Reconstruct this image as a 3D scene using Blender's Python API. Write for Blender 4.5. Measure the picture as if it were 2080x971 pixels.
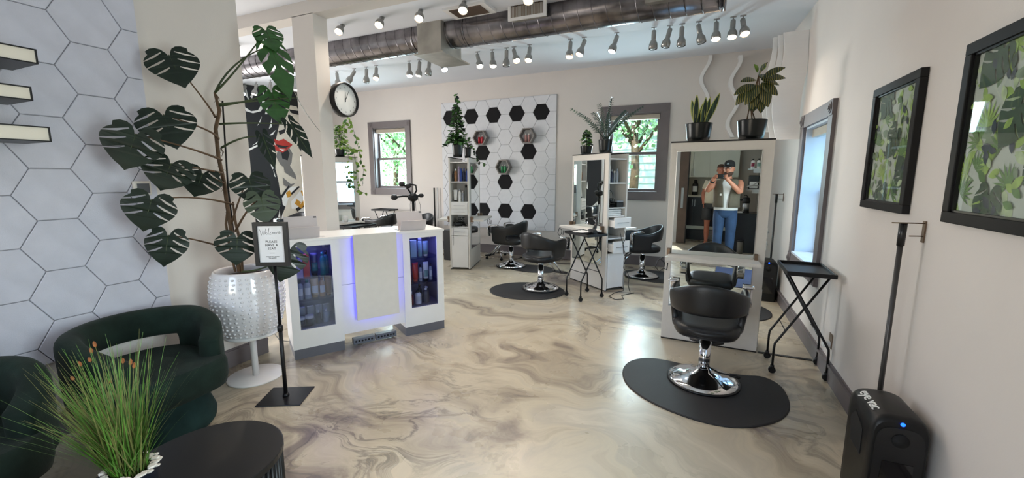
import bpy, math, random
from math import sin, cos, pi, radians, sqrt, atan2, hypot
from mathutils import Vector, Matrix
from mathutils.geometry import tessellate_polygon
random.seed(7)
for o in list(bpy.data.objects): bpy.data.objects.remove(o)
SC = bpy.context.scene
COL = SC.collection

# ------------------------------------------------------------------ camera
YAW, PIT, H = radians(23.9), radians(8.54), 1.5
cam = bpy.data.cameras.new('camera'); camo = bpy.data.objects.new('camera', cam); COL.objects.link(camo)
cam.sensor_width = 36; cam.lens = 846/2080*36; cam.clip_start = 0.004; cam.clip_end = 200
camo.location = (0, 0, H); camo.rotation_euler = (pi/2-PIT, 0, YAW)
SC.camera = camo

# ------------------------------------------------------------------ light and exposure
SC.view_settings.view_transform = 'Standard'; SC.view_settings.look = 'None'
SC.view_settings.gamma = 1; SC.view_settings.use_curve_mapping = False
SC.view_settings.exposure = -0.33
world = bpy.data.worlds.new('sky'); SC.world = world; world.use_nodes = True
wn = world.node_tree; bg = wn.nodes['Background']
sky = wn.nodes.new('ShaderNodeTexSky'); sky.sky_type = 'NISHITA'; sky.sun_disc = False
sky.sun_elevation = radians(52); sky.sun_rotation = radians(200); sky.altitude = 100
wn.links.new(sky.outputs[0], bg.inputs[0]); bg.inputs[1].default_value = 1.1
def light(name, kind, loc, energy, color=(1, 1, 1), target=None, **kw):
    l = bpy.data.lights.new(name, kind); l.energy = energy; l.color = color
    for k, v in kw.items(): setattr(l, k, v)
    o = bpy.data.objects.new(name, l); COL.objects.link(o); o.location = loc
    if target is not None:
        o.rotation_euler = (Vector(target)-Vector(loc)).to_track_quat('-Z', 'Y').to_euler()
    return o
light('sun', 'SUN', (-4, -7, 11), 15.0, (1, .96, .88), (0, 4, 0), angle=radians(2))
# added fill lamp at an unseen front opening behind and left of the camera
light('shopfront_daylight', 'AREA', (-1.9, -2.75, 1.55), 30, (1.0, .97, .93), (-1.7, 2, 1.0), shape='RECTANGLE', size=2.3, size_y=1.9)
light('left_window_daylight', 'AREA', (-8.25, 3.5, 1.6), 260, (1.0, .96, .93), (-4, 3.6, 1.4), shape='RECTANGLE', size=2.1, size_y=1.7)  # added fill lamp outside a wall opening that is out of view
light('door_daylight', 'AREA', (1.7, .75, 1.5), 150, (1.0, .95, .95), (-3.3, 1.0, 1.2), shape='RECTANGLE', size=1.2, size_y=2.0)  # added fill lamp outside the invented door, brightens the left wall
light('garden_daylight_a', 'AREA', (-6.07, 7.56, 1.9), 90, (.80, .91, 1.0), (-6.0, 4, .8), shape='RECTANGLE', size=.8, size_y=1.25)
light('garden_daylight_b', 'AREA', (-1.03, 7.56, 1.9), 90, (.80, .91, 1.0), (-1.2, 4, .8), shape='RECTANGLE', size=.6, size_y=1.25)
light('side_daylight', 'AREA', (1.35, 4.75, 1.4), 20, (.40, .66, 1.0), (-1.0, 4.75, .9), shape='RECTANGLE', size=.9, size_y=1.3)

# ------------------------------------------------------------------ helpers
def lin(c):
    return tuple((x/255/12.92 if x/255 <= .04045 else ((x/255+.055)/1.055)**2.4) for x in c)
_R = Vector((cos(YAW), sin(YAW), 0)); _F = Vector((-sin(YAW), cos(YAW), 0)); _Z = Vector((0, 0, 1))
_W = _F*cos(PIT)-_Z*sin(PIT); _U = _Z*cos(PIT)+_F*sin(PIT); _O = Vector((0, 0, H))
def ray(x, y): return _W*846+_R*(x-1040)+_U*(485.5-y)
def on(ax, c, x, y):
    d = ray(x, y); i = 'xyz'.index(ax); return _O+d*((c-_O[i])/d[i])
def deep(dep, x, y): return _O+ray(x, y)*(dep/846)

MATS = {}
def pm(name, col, rough=.5, metal=0., var=.05, scale=6., bump=0., bscale=80., coat=0., trans=0., emit=None, estr=0., aniso=None, ior=1.5, sheen=0., spec=.5):
    m = bpy.data.materials.new(name); m.use_nodes = True; nt = m.node_tree; N = nt.nodes; L = nt.links
    b = N['Principled BSDF']; c = lin(col)
    tc = N.new('ShaderNodeTexCoord')
    no = N.new('ShaderNodeTexNoise'); no.inputs['Scale'].default_value = scale; no.inputs['Detail'].default_value = 4
    L.new(tc.outputs['Object'], no.inputs['Vector'])
    rp = N.new('ShaderNodeValToRGB'); e = rp.color_ramp.elements
    e[0].position = .3; e[1].position = .7
    e[0].color = tuple(x*(1-var) for x in c)+(1,); e[1].color = tuple(min(1, x*(1+var)) for x in c)+(1,)
    L.new(no.outputs['Fac'], rp.inputs['Fac']); L.new(rp.outputs['Color'], b.inputs['Base Color'])
    b.inputs['Roughness'].default_value = rough; b.inputs['Metallic'].default_value = metal
    b.inputs['Coat Weight'].default_value = coat; b.inputs['Transmission Weight'].default_value = trans
    b.inputs['IOR'].default_value = ior; b.inputs['Specular IOR Level'].default_value = spec
    b.inputs['Sheen Weight'].default_value = sheen
    if emit: b.inputs['Emission Color'].default_value = lin(emit)+(1,); b.inputs['Emission Strength'].default_value = estr
    if bump:
        n2 = N.new('ShaderNodeTexNoise'); n2.inputs['Scale'].default_value = bscale; n2.inputs['Detail'].default_value = 3
        L.new(tc.outputs['Object'], n2.inputs['Vector'])
        bp = N.new('ShaderNodeBump'); bp.inputs['Strength'].default_value = bump; bp.inputs['Distance'].default_value = .004
        L.new(n2.outputs['Fac'], bp.inputs['Height']); L.new(bp.outputs[0], b.inputs['Normal'])
    MATS[name] = m; return m

class MB:
    def __init__(s): s.v = []; s.f = []; s.mi = []; s.cur = 0; s.T = None; s.sm = []; s.smooth = False
    def add(s, vs, fs, smooth=None):
        o = len(s.v)
        for p in vs:
            p = Vector(p); s.v.append(s.T @ p if s.T is not None else p)
        sm = s.smooth if smooth is None else smooth
        for f in fs: s.f.append(tuple(i+o for i in f)); s.mi.append(s.cur); s.sm.append(sm)
        return s
    def box(s, x0, y0, z0, x1, y1, z1):
        return s.add([(x0,y0,z0),(x1,y0,z0),(x1,y1,z0),(x0,y1,z0),(x0,y0,z1),(x1,y0,z1),(x1,y1,z1),(x0,y1,z1)],
                     [(0,3,2,1),(4,5,6,7),(0,1,5,4),(1,2,6,5),(2,3,7,6),(3,0,4,7)], False)
    def cbox(s, c, d, rz=0):
        T0 = s.T; M = Matrix.Translation(c) @ Matrix.Rotation(rz, 4, 'Z'); s.T = (T0 @ M) if T0 is not None else M
        s.box(-d[0]/2, -d[1]/2, -d[2]/2, d[0]/2, d[1]/2, d[2]/2); s.T = T0; return s
    def ring(s, rings, close=True, caps=(True, True), smooth=True):
        n = len(rings[0]); vs = [p for r in rings for p in r]; fs = []
        for i in range(len(rings)-1):
            for j in range(n if close else n-1):
                a = i*n+j; b = i*n+(j+1) % n; fs.append((a, b, b+n, a+n))
        s.add(vs, fs, smooth); o = len(s.v)-len(vs)
        if caps[0]: s.f.append(tuple(o+j for j in reversed(range(n)))); s.mi.append(s.cur); s.sm.append(False)
        if caps[1]: s.f.append(tuple(o+(len(rings)-1)*n+j for j in range(n))); s.mi.append(s.cur); s.sm.append(False)
        return s
    def tube(s, path, r, n=8, flat=1., smooth=True):
        P = [Vector(p) for p in path]; R = r if isinstance(r, (list, tuple)) else [r]*len(P); rings = []; up = None
        for i, p in enumerate(P):
            t = (P[min(i+1, len(P)-1)]-P[max(i-1, 0)]); t = t.normalized() if t.length > 1e-9 else Vector((0, 0, 1))
            if up is None: up = Vector((0, 0, 1)) if abs(t.z) < .9 else Vector((1, 0, 0))
            a = t.cross(up); a = a.normalized() if a.length > 1e-6 else t.orthogonal().normalized(); b = a.cross(t).normalized(); up = b
            rings.append([p+(a*cos(2*pi*k/n)+b*flat*sin(2*pi*k/n))*R[i] for k in range(n)])
        return s.ring(rings, smooth=smooth)
    def cyl(s, p0, p1, r0, r1=None, n=16): return s.tube([p0, p1], [r0, r0 if r1 is None else r1], n)
    def lathe(s, prof, c=(0, 0, 0), n=24, sx=1., sy=1., caps=(True, True)):
        return s.ring([[Vector((c[0]+r*sx*cos(2*pi*k/n), c[1]+r*sy*sin(2*pi*k/n), c[2]+z)) for k in range(n)] for r, z in prof], caps=caps)
    def prism(s, poly, o, u, v, w, flip=False):
        "polygon (2D) in frame o,u,v extruded by vector w"
        o, u, v, w = map(Vector, (o, u, v, w)); n = len(poly)
        A = [o+u*a+v*b for a, b in poly]; B = [p+w for p in A]
        tri = tessellate_polygon([[Vector((a, b, 0)) for a, b in poly]])
        fs = [tuple(t) for t in tri]+[tuple(n+i for i in reversed(t)) for t in tri]
        fs += [(i, i+n, (i+1) % n+n, (i+1) % n) for i in range(n)]
        return s.add(A+B, fs, False)
    def convex(s, poly, o, u, v, w, inset=0.):
        "cheap n-gon slab with optional bevelled front"
        o, u, v, w = map(Vector, (o, u, v, w)); n = len(poly)
        cx = sum(p[0] for p in poly)/n; cy = sum(p[1] for p in poly)/n
        A = [o+u*a+v*b for a, b in poly]; wn_ = w.normalized()
        if inset:
            k = inset
            B = [p+w-wn_*k for p in A]; Cc = []
            for a, b in poly:
                d = hypot(a-cx, b-cy); f = (d-k*1.2)/d if d > k*2 else 1; Cc.append(o+u*(cx+(a-cx)*f)+v*(cy+(b-cy)*f)+w)
            s.add(A+B+Cc, [(i, (i+1) % n, (i+1) % n+n, i+n) for i in range(n)]+[(i+n, (i+1) % n+n, (i+1) % n+2*n, i+2*n) for i in range(n)]+[tuple(range(2*n, 3*n))], False)
        else:
            B = [p+w for p in A]
            s.add(A+B, [(i, (i+1) % n, (i+1) % n+n, i+n) for i in range(n)]+[tuple(range(n, 2*n)), tuple(reversed(range(n)))], False)
        return s
    def sphere(s, c, r, n=12, m=8, sc=(1, 1, 1)):
        c = Vector(c)
        rings = [[c+Vector((r*sc[0]*sin(pi*i/m)*cos(2*pi*k/n), r*sc[1]*sin(pi*i/m)*sin(2*pi*k/n), -r*sc[2]*cos(pi*i/m))) for k in range(n)] for i in range(1, m)]
        return s.ring(rings)
    def mesh(s, name, mats):
        me = bpy.data.meshes.new(name); me.from_pydata([tuple(p) for p in s.v], [], s.f)
        for m in (mats if isinstance(mats, (list, tuple)) else [mats]): me.materials.append(m)
        me.polygons.foreach_set('material_index', s.mi); me.polygons.foreach_set('use_smooth', s.sm)
        me.update(); return me

def wmat(o):
    M = o.matrix_basis.copy()
    while o.parent: o = o.parent; M = o.matrix_basis @ M
    return M
def obj(name, mb, mats, parent=None, world=False, bevel=0., sub=0, solid=0., kind=None, label=None):
    "one mesh object; with world=True the mesh was written in world space"
    if parent is None:
        n = len(mb.v); lo = Vector([min(p[i] for p in mb.v) for i in range(3)]); hi = Vector([max(p[i] for p in mb.v) for i in range(3)])
        og = Vector(((lo.x+hi.x)/2, (lo.y+hi.y)/2, lo.z)); mb.v = [p-og for p in mb.v]
    elif world:
        Mi = wmat(parent).inverted(); mb.v = [Mi @ p for p in mb.v]
    me = mb.mesh(name, mats); o = bpy.data.objects.new(name, me); COL.objects.link(o)
    if parent is None: o.location = og
    else: o.parent = parent
    if solid:
        md = o.modifiers.new('solid', 'SOLIDIFY'); md.thickness = solid; md.offset = 0
    if bevel:
        md = o.modifiers.new('bevel', 'BEVEL'); md.width = bevel; md.segments = 2; md.limit_method = 'ANGLE'; md.angle_limit = radians(40)
    if sub:
        md = o.modifiers.new('sub', 'SUBSURF'); md.levels = sub; md.render_levels = sub
    if kind: o['kind'] = kind
    if label: o['label'] = label
    return o
def tag(o, label, cat, group=None, kind=None):
    o['label'] = label; o['category'] = cat
    if group: o['group'] = group
    if kind: o['kind'] = kind
    return o
def thing(name, label, cat, loc=(0, 0, 0), rz=0, group=None):
    o = bpy.data.objects.new(name, None); COL.objects.link(o); o.empty_display_size = .1
    o.location = loc; o.rotation_euler = (0, 0, rz)
    return tag(o, label, cat, group)
def struct(name, mb, mats, parent=None, **kw):
    o = obj(name, mb, mats, parent, **kw)
    if parent is None: o['kind'] = 'structure'
    return o
def dup(root, loc, rz, label=None, group=None):
    r = root.copy(); COL.objects.link(r); r.location = loc; r.rotation_euler = (0, 0, rz)
    if label: r['label'] = label
    if group: r['group'] = group
    for ch in list(root.children):
        c = ch.copy(); COL.objects.link(c); c.parent = r
        for g in ch.children:
            d = g.copy(); COL.objects.link(d); d.parent = c
    return r
def text_mb(s, size, T, depth=.0006, shear=0., align='CENTER', font_space=1.0):
    "flat lettering as mesh; T maps text space (x right, y up, z out) to the target space"
    cu = bpy.data.curves.new('t', 'FONT'); cu.body = s; cu.size = size; cu.extrude = depth; cu.align_x = align; cu.align_y = 'CENTER'
    cu.resolution_u = 3; cu.shear = shear; cu.space_character = font_space
    o = bpy.data.objects.new('t', cu); me = bpy.data.meshes.new_from_object(o)
    mb = MB(); mb.add([T @ v.co for v in me.vertices], [tuple(p.vertices) for p in me.polygons], False)
    bpy.data.objects.remove(o); bpy.data.curves.remove(cu); bpy.data.meshes.remove(me); return mb
def frame(o, u, v):
    "4x4 from origin and x/y axes"
    u = Vector(u).normalized(); v = Vector(v); w = u.cross(v).normalized(); v = w.cross(u)
    M = Matrix((u, v, w)).transposed().to_4x4(); M.translation = Vector(o); return M
def clip_rect(poly, x0, y0, x1, y1):
    for ax, c, sg in ((0, x0, 1), (0, x1, -1), (1, y0, 1), (1, y1, -1)):
        out = []
        for i in range(len(poly)):
            a, b = poly[i], poly[(i+1) % len(poly)]; da, db = sg*(a[ax]-c), sg*(b[ax]-c)
            if da >= 0: out.append(a)
            if (da > 0) != (db > 0) and abs(da-db) > 1e-12:
                t = da/(da-db); out.append((a[0]+(b[0]-a[0])*t, a[1]+(b[1]-a[1])*t))
        poly = out
        if len(poly) < 3: return []
    return poly

# ------------------------------------------------------------------ materials
def wallmat(name, col, var=.03):
    return pm(name, col, .75, var=var, scale=1.3, bump=.15, bscale=140)
M_wall = wallmat('wall_paint', (214, 207, 201)); M_wallc = wallmat('cool_wall_paint', (214, 215, 218))
M_ceil = wallmat('ceiling_paint', (224, 227, 234)); M_trim = pm('taupe_trim', (108, 100, 101), .45, var=.05)
M_white = pm('white_laminate', (232, 230, 228), .35, var=.02); M_cream = pm('whitewashed_board', (216, 211, 204), .5, var=.02, scale=20)
M_black = pm('black_metal', (18, 18, 20), .4, metal=.3); M_blackp = pm('black_plastic', (20, 20, 22), .35)
M_leather = pm('black_leather', (17, 18, 22), .38, var=.15, bump=.25, bscale=220, spec=.55)
M_chrome = pm('chrome', (225, 225, 228), .07, metal=1, var=.01); M_steel = pm('brushed_steel', (170, 170, 170), .3, metal=1, var=.04)
M_mirror = pm('mirror_glass', (232, 238, 236), .0, metal=1, var=0)
M_mat = pm('rubber_mat', (34, 33, 35), .62, var=.12, bump=.1); M_matb = pm('blue_grey_mat', (46, 58, 92), .8, var=.08)
M_hex = pm('felt_tile_white', (214, 215, 219), .9, var=.03, scale=12, bump=.3, bscale=300); M_hexg = pm('felt_tile_grey', (198, 199, 211), .92, var=.05, scale=9, bump=.3, bscale=260)
M_hexb = pm('felt_tile_black', (16, 15, 18), .95, var=.1); M_groove = pm('groove_grey', (150, 149, 154), .9)
M_green = pm('green_velvet', (24, 38, 32), .9, var=.35, scale=9, bump=.3, bscale=120, sheen=.04, spec=.2)
M_grey = pm('grey_plinth', (98, 98, 106), .55); M_brass = pm('bronze_bracket', (120, 100, 84), .4, metal=.8)
M_pot = pm('black_glazed_pot', (16, 20, 21), .30, var=.1, spec=.4); M_soil = pm('potting_soil', (38, 28, 22), .95, var=.4, scale=60, bump=.6)
M_ceram = pm('white_ceramic', (226, 224, 228), .14, var=.02, coat=.7)
M_leafd = pm('monstera_leaf', (19, 34, 24), .38, var=.28, scale=14, spec=.4); M_stem = pm('plant_stem', (52, 66, 34), .5, var=.3, scale=20)
M_leafm = pm('mid_green_leaf', (62, 108, 44), .45, var=.35, scale=18); M_leafl = pm('bright_green_leaf', (118, 152, 58), .45, var=.3, scale=18)
M_bark = pm('brown_stem', (88, 66, 44), .7, var=.3, scale=30); M_dark = pm('dark_recess', (12, 12, 13), .8)
M_glass = pm('clear_glass', (240, 246, 246), .02, trans=1., ior=1.45, var=0)
def thin_glass(name, tint, refl=.12):
    m = bpy.data.materials.new(name); m.use_nodes = True; nt = m.node_tree; N = nt.nodes; L = nt.links; N.clear()
    out = N.new('ShaderNodeOutputMaterial'); mix = N.new('ShaderNodeMixShader'); tr = N.new('ShaderNodeBsdfTransparent'); gl = N.new('ShaderNodeBsdfGlossy'); ge = N.new('ShaderNodeNewGeometry'); mb_ = N.new('ShaderNodeMath'); mb_.operation = 'SUBTRACT'; mb_.inputs[0].default_value = 1; mm_ = N.new('ShaderNodeMath'); mm_.operation = 'MULTIPLY'; L.new(ge.outputs['Backfacing'], mb_.inputs[1])
    tr.inputs[0].default_value = lin(tint)+(1,); gl.inputs['Roughness'].default_value = .02; fr = N.new('ShaderNodeFresnel'); fr.inputs[0].default_value = 1.45
    L.new(fr.outputs[0], mm_.inputs[0]); L.new(mb_.outputs[0], mm_.inputs[1]); L.new(mm_.outputs[0], mix.inputs[0]); L.new(tr.outputs[0], mix.inputs[1]); L.new(gl.outputs[0], mix.inputs[2]); L.new(mix.outputs[0], out.inputs[0]); return m
M_pane = thin_glass('window_pane_glass', (236, 246, 246)); M_cab = thin_glass('cabinet_glass', (225, 228, 240))
def metal_duct():
    m = pm('galvanised_steel', (126, 122, 124), .26, metal=1., var=.55, scale=4.5, bump=.35, bscale=12); return m
M_duct = metal_duct(); M_ductp = pm('galvanised_plate', (168, 164, 156), .42, metal=.7, var=.2, scale=5)

def floor_mat():
    m = bpy.data.materials.new('swirled_epoxy_floor'); m.use_nodes = True; nt = m.node_tree; N = nt.nodes; L = nt.links; b = N['Principled BSDF']
    tc = N.new('ShaderNodeTexCoord')
    def noise(sc, det, dist, vec=None, ro=.5):
        n = N.new('ShaderNodeTexNoise'); n.inputs['Scale'].default_value = sc; n.inputs['Detail'].default_value = det
        n.inputs['Distortion'].default_value = dist; n.inputs['Roughness'].default_value = ro
        L.new(vec if vec else tc.outputs['Object'], n.inputs['Vector']); return n
    w = noise(.55, 3, .4); mp = N.new('ShaderNodeVectorMath'); mp.operation = 'MULTIPLY_ADD'
    mp.inputs[1].default_value = (3.2, 3.2, 0); L.new(w.outputs['Color'], mp.inputs[0]); L.new(tc.outputs['Object'], mp.inputs[2])
    st = N.new('ShaderNodeMapping'); st.inputs['Rotation'].default_value = (0, 0, .45); st.inputs['Scale'].default_value = (.75, 1.9, 1); L.new(mp.outputs[0], st.inputs[0])
    a = noise(.66, 9, .8, st.outputs[0], .62)
    r = N.new('ShaderNodeValToRGB'); cr = r.color_ramp; cr.elements[0].position = .30; cr.elements[0].color = lin((86, 76, 72))+(1,)
    cr.elements[1].position = .72; cr.elements[1].color = lin((206, 196, 177))+(1,)
    for p, c in ((.385, (122, 110, 100)), (.45, (166, 154, 134)), (.52, (190, 179, 157)), (.60, (176, 167, 150))):
        e = cr.elements.new(p); e.color = lin(c)+(1,)
    L.new(a.outputs['Fac'], r.inputs[0])
    v = noise(1.3, 8, 1.0, st.outputs[0], .65); v2 = N.new('ShaderNodeMath'); v2.operation = 'SUBTRACT'; v2.inputs[1].default_value = .5; L.new(v.outputs['Fac'], v2.inputs[0])
    v3 = N.new('ShaderNodeMath'); v3.operation = 'ABSOLUTE'; L.new(v2.outputs[0], v3.inputs[0])
    vr = N.new('ShaderNodeValToRGB'); vr.color_ramp.elements[0].position = 0; vr.color_ramp.elements[0].color = (1, 1, 1, 1)
    vr.color_ramp.elements[1].position = .035; vr.color_ramp.elements[1].color = (0, 0, 0, 1); L.new(v3.outputs[0], vr.inputs[0])
    msk = noise(.8, 2, 0); mr = N.new('ShaderNodeMapRange'); mr.inputs[1].default_value = .45; mr.inputs[2].default_value = .65; L.new(msk.outputs['Fac'], mr.inputs[0])
    mu = N.new('ShaderNodeMath'); mu.operation = 'MULTIPLY'; L.new(vr.outputs[0], mu.inputs[0]); L.new(mr.outputs[0], mu.inputs[1])
    mu2 = N.new('ShaderNodeMath'); mu2.operation = 'MULTIPLY'; mu2.inputs[1].default_value = .7; L.new(mu.outputs[0], mu2.inputs[0])
    mx = N.new('ShaderNodeMix'); mx.data_type = 'RGBA'; L.new(mu2.outputs[0], mx.inputs[0]); L.new(r.outputs[0], mx.inputs[6]); mx.inputs[7].default_value = lin((78, 70, 66))+(1,)
    L.new(mx.outputs[2], b.inputs['Base Color'])
    rr = noise(3, 4, 0); rm = N.new('ShaderNodeMapRange'); rm.inputs[3].default_value = .20; rm.inputs[4].default_value = .38; L.new(rr.outputs['Fac'], rm.inputs[0]); L.new(rm.outputs[0], b.inputs['Roughness'])
    b.inputs['Specular IOR Level'].default_value = .5
    return m
M_floor = floor_mat()
# ================================================================== THE ROOM
XR, YB, XL, XLL = .975, 7.28, -3.32, -8.0
def cz(y): return 3.32-.05*(7.3-y)
struct('floor', MB().box(XLL-.2, -3.6, -.1, XR+.3, YB+.3, 0), M_floor)
mb = MB(); y0, y1 = -3.6, YB+.3
mb.add([(XLL-.2, y0, cz(y0)), (XR+.3, y0, cz(y0)), (XR+.3, y1, cz(y1)), (XLL-.2, y1, cz(y1)), (XLL-.2, y0, 3.6), (XR+.3, y0, 3.6), (XR+.3, y1, 3.6), (XLL-.2, y1, 3.6)],
       [(0, 1, 2, 3), (7, 6, 5, 4), (0, 4, 5, 1), (1, 5, 6, 2), (2, 6, 7, 3), (3, 7, 4, 0)])
struct('ceiling', mb, M_ceil)
def wall_holes(name, ax, c0, c1, a0, a1, z1, holes, mat):
    "wall slab from c0..c1 on axis ax, spanning a0..a1, with rectangular holes (h0,h1,zb,zt)"
    mb = MB(); cuts = sorted(set([a0, a1]+[h[0] for h in holes]+[h[1] for h in holes]))
    for i in range(len(cuts)-1):
        m = (cuts[i]+cuts[i+1])/2; h = [q for q in holes if q[0] < m < q[1]]
        spans = [(0, z1)] if not h else [(0, h[0][2]), (h[0][3], z1)]
        for b, t in spans:
            if ax == 'x': mb.box(c0, cuts[i], b, c1, cuts[i+1], t)
            else: mb.box(cuts[i], c0, b, cuts[i+1], c1, t)
    return struct(name, mb, mat)
WR = (4.30, 5.20, .70, 1.99); W1 = (-6.52, -5.66, 1.23, 2.53); W2 = (-1.45, -.60, 1.23, 2.53)
wall_holes('wall_right', 'x', XR, XR+.25, -1.3, YB+.2, 3.5, [WR, (.15, 1.35, .02, 2.25)], M_wall)
wall_holes('wall_back', 'y', YB, YB+.22, XLL-.2, XR, 3.5, [W1, W2], M_wall)
wl = struct('wall_left', MB().box(XL-.22, -2.4, 0, XL, 2.27, 3.4), M_wall)
wall_holes('wall_far_left', 'x', XLL-.2, XLL, .3, YB, 3.5, [(2.4, 4.6, .7, 2.4)], M_wallc)  # unseen opening added to let the far left fill lamp in
struct('wall_partition', MB().box(XLL, .3, 0, XL-.22, .5, 3.4), M_wallc)
wall_holes('wall_front', 'y', -2.45, -2.25, XL-.22, -.86, 3.3, [(-3.05, -1.0, .55, 2.4)], M_wallc)  # unseen opening added to let the front fill lamp in
struct('wall_kitchen_back', MB().box(-1.0, -3.5, 0, .9, -3.42, 3.2), wallmat('kitchen_wall_paint', (196, 190, 182)))
struct('wall_kitchen_left', MB().box(-1.0, -3.42, 0, -.9, -2.45, 3.2), MATS['kitchen_wall_paint'])
struct('wall_kitchen_right', MB().box(.705, -3.42, 0, .80, -1.1, 3.2), MATS['kitchen_wall_paint'])
struct('wall_return', MB().box(.80, -1.3, 0, XR, -1.1, 3.3), M_wall)
struct('trim_kitchen_opening', MB().box(.685, -1.16, 0, .735, -1.08, 2.5), M_white)
# beam and column
struct('trim_beam', MB().box(XLL, 3.0, 2.985, XR, 3.16, 3.4), M_wall)
struct('trim_column', MB().box(-3.61, 3.0, 0, -3.335, 3.16, 2.99), M_wall)
# baseboards
def bboard(name, ax, c, sg, a0, a1, h=.145):
    mb = MB()
    for t, z0, z1 in ((.018, 0, h-.03), (.026, h-.03, h-.012), (.012, h-.012, h)):
        lo, hi = sorted((c, c+sg*t))
        if ax == 'x': mb.box(lo, a0, z0, hi, a1, z1)
        else: mb.box(a0, lo, z0, a1, hi, z1)
    struct(name, mb, M_trim)
bboard('baseboard_right', 'x', XR, -1, 1.48, YB-.03); bboard('baseboard_back', 'y', YB, -1, XLL, XR-.03, .17)
bboard('baseboard_left', 'x', XL, 1, -2.2, 2.27); bboard('baseboard_far_left', 'x', XLL, 1, .5, YB-.03)
struct('trim_floor_strip', MB().box(.56, 3.955, 0, XR-.03, 3.985, .006), M_black)

# windows ----------------------------------------------------------------
def rosette(mb, c, u, v, w, s):
    c, u, v, w = map(Vector, (c, u, v, w))
    mb.prism([(-s, -s), (s, -s), (s, s), (-s, s)], c, u, v, w*.034)
    for r, d in ((.75, .040), (.5, .046), (.25, .052)):
        mb.prism([(r*s*cos(k*pi/8), r*s*sin(k*pi/8)) for k in range(16)], c, u, v, w*d)
def make_window(name, o, u, w, W, z0, z1, dep=.20, sd=0., jm=None):
    "o: world point at left bottom of the opening on the inner wall face, u along, w into the room"
    o, u, w = Vector(o), Vector(u), Vector(w); v = Vector((0, 0, 1)); Hh = z1-z0; cw = .125
    root = bpy.data.objects.new(name, None); COL.objects.link(root); root.location = o; root['kind'] = 'structure'
    def R(mb, a0, a1, b0, b1, d0, d1):
        p = o+u*a0+v*b0+w*d0; mb.prism([(0, 0), (a1-a0, 0), (a1-a0, b1-b0), (0, b1-b0)], p, u, v, w*(d1-d0))
    c = MB()
    R(c, -cw, 0, 0, Hh, 0, .028); R(c, W, W+cw, 0, Hh, 0, .028); R(c, 0, W, Hh, Hh+cw, 0, .028); R(c, 0, W, -cw, 0, 0, .028)
    obj('casing', c, M_trim, root, world=True)
    for a, b in ((-cw/2, -cw/2), (W+cw/2, -cw/2), (-cw/2, Hh+cw/2), (W+cw/2, Hh+cw/2)):
        m = MB(); rosette(m, o+u*a+v*b, u, v, w, cw/2); obj('corner_block', m, M_trim, root, world=True)
    j = MB(); R(j, -.0, .02, 0, Hh, -dep, 0); R(j, W-.02, W, 0, Hh, -dep, 0); R(j, .02, W-.02, Hh-.02, Hh, -dep, 0); R(j, .02, W-.02, 0, .02, -dep, .03)
    obj('jamb', j, jm or M_trim, root, world=True)
    mid = Hh*.5
    for nm, b0, b1, d in (('upper_sash', mid-.02, Hh-.02, -.15-sd), ('lower_sash', .02, mid+.02, -.115-sd)):
        s = MB(); t = .045
        R(s, .02, .02+t, b0, b1, d, d+.03); R(s, W-.02-t, W-.02, b0, b1, d, d+.03); R(s, .02+t, W-.02-t, b0, b0+t, d, d+.03); R(s, .02+t, W-.02-t, b1-t, b1, d, d+.03)
        so = obj(nm, s, M_trim, root, world=True)
        g = MB(); R(g, .02+t, W-.02-t, b0+t, b1-t, d+.012, d+.018); obj('pane', g, M_pane, so, world=True)
    bl = MB(); R(bl, .03, W-.03, Hh-.10, Hh-.025, -.10, -.05); obj('roller_blind', bl, pm('blind_beige', (186, 176, 160), .8) if 'blind_beige' not in MATS else MATS['blind_beige'], root, world=True)
    return root
make_window('window_1', (W1[0], YB, W1[2]), (1, 0, 0), (0, -1, 0), W1[1]-W1[0], W1[2], W1[3])
make_window('window_2', (W2[0], YB, W2[2]), (1, 0, 0), (0, -1, 0), W2[1]-W2[0], W2[2], W2[3])
make_window('window_3', (XR, WR[1], WR[2]), (0, -1, 0), (-1, 0, 0), WR[1]-WR[0], WR[2], WR[3], dep=.25, sd=.095, jm=pm('pale_jamb_paint', (196, 204, 214), .5))
d1 = bpy.data.objects.new('door_1', None); COL.objects.link(d1); d1.location = (XR, .75, 0); d1['kind'] = 'structure'  # unseen glass door added so that light reaches the left wall
m = MB()
for a in ((.05, .15, 0, 2.35), (1.35, 1.45, 0, 2.35), (.15, 1.35, 2.25, 2.35)): m.box(XR-.02, a[0], a[2], XR+.02, a[1], a[3])
obj('door_casing', m, M_trim, d1, world=True)
m = MB()
for a in ((.16, .26, .02, 2.24), (1.24, 1.34, .02, 2.24), (.26, 1.24, .02, .22), (.26, 1.24, 2.12, 2.24)): m.box(XR+.10, a[0], a[2], XR+.14, a[1], a[3])
obj('door_leaf', m, M_trim, d1, world=True); obj('door_glass', MB().box(XR+.115, .26, .22, XR+.121, 1.24, 2.12), M_pane, d1, world=True); obj('door_handle', MB().box(XR+.06, 1.27, .9, XR+.10, 1.30, 1.2), M_steel, d1, world=True)

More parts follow.
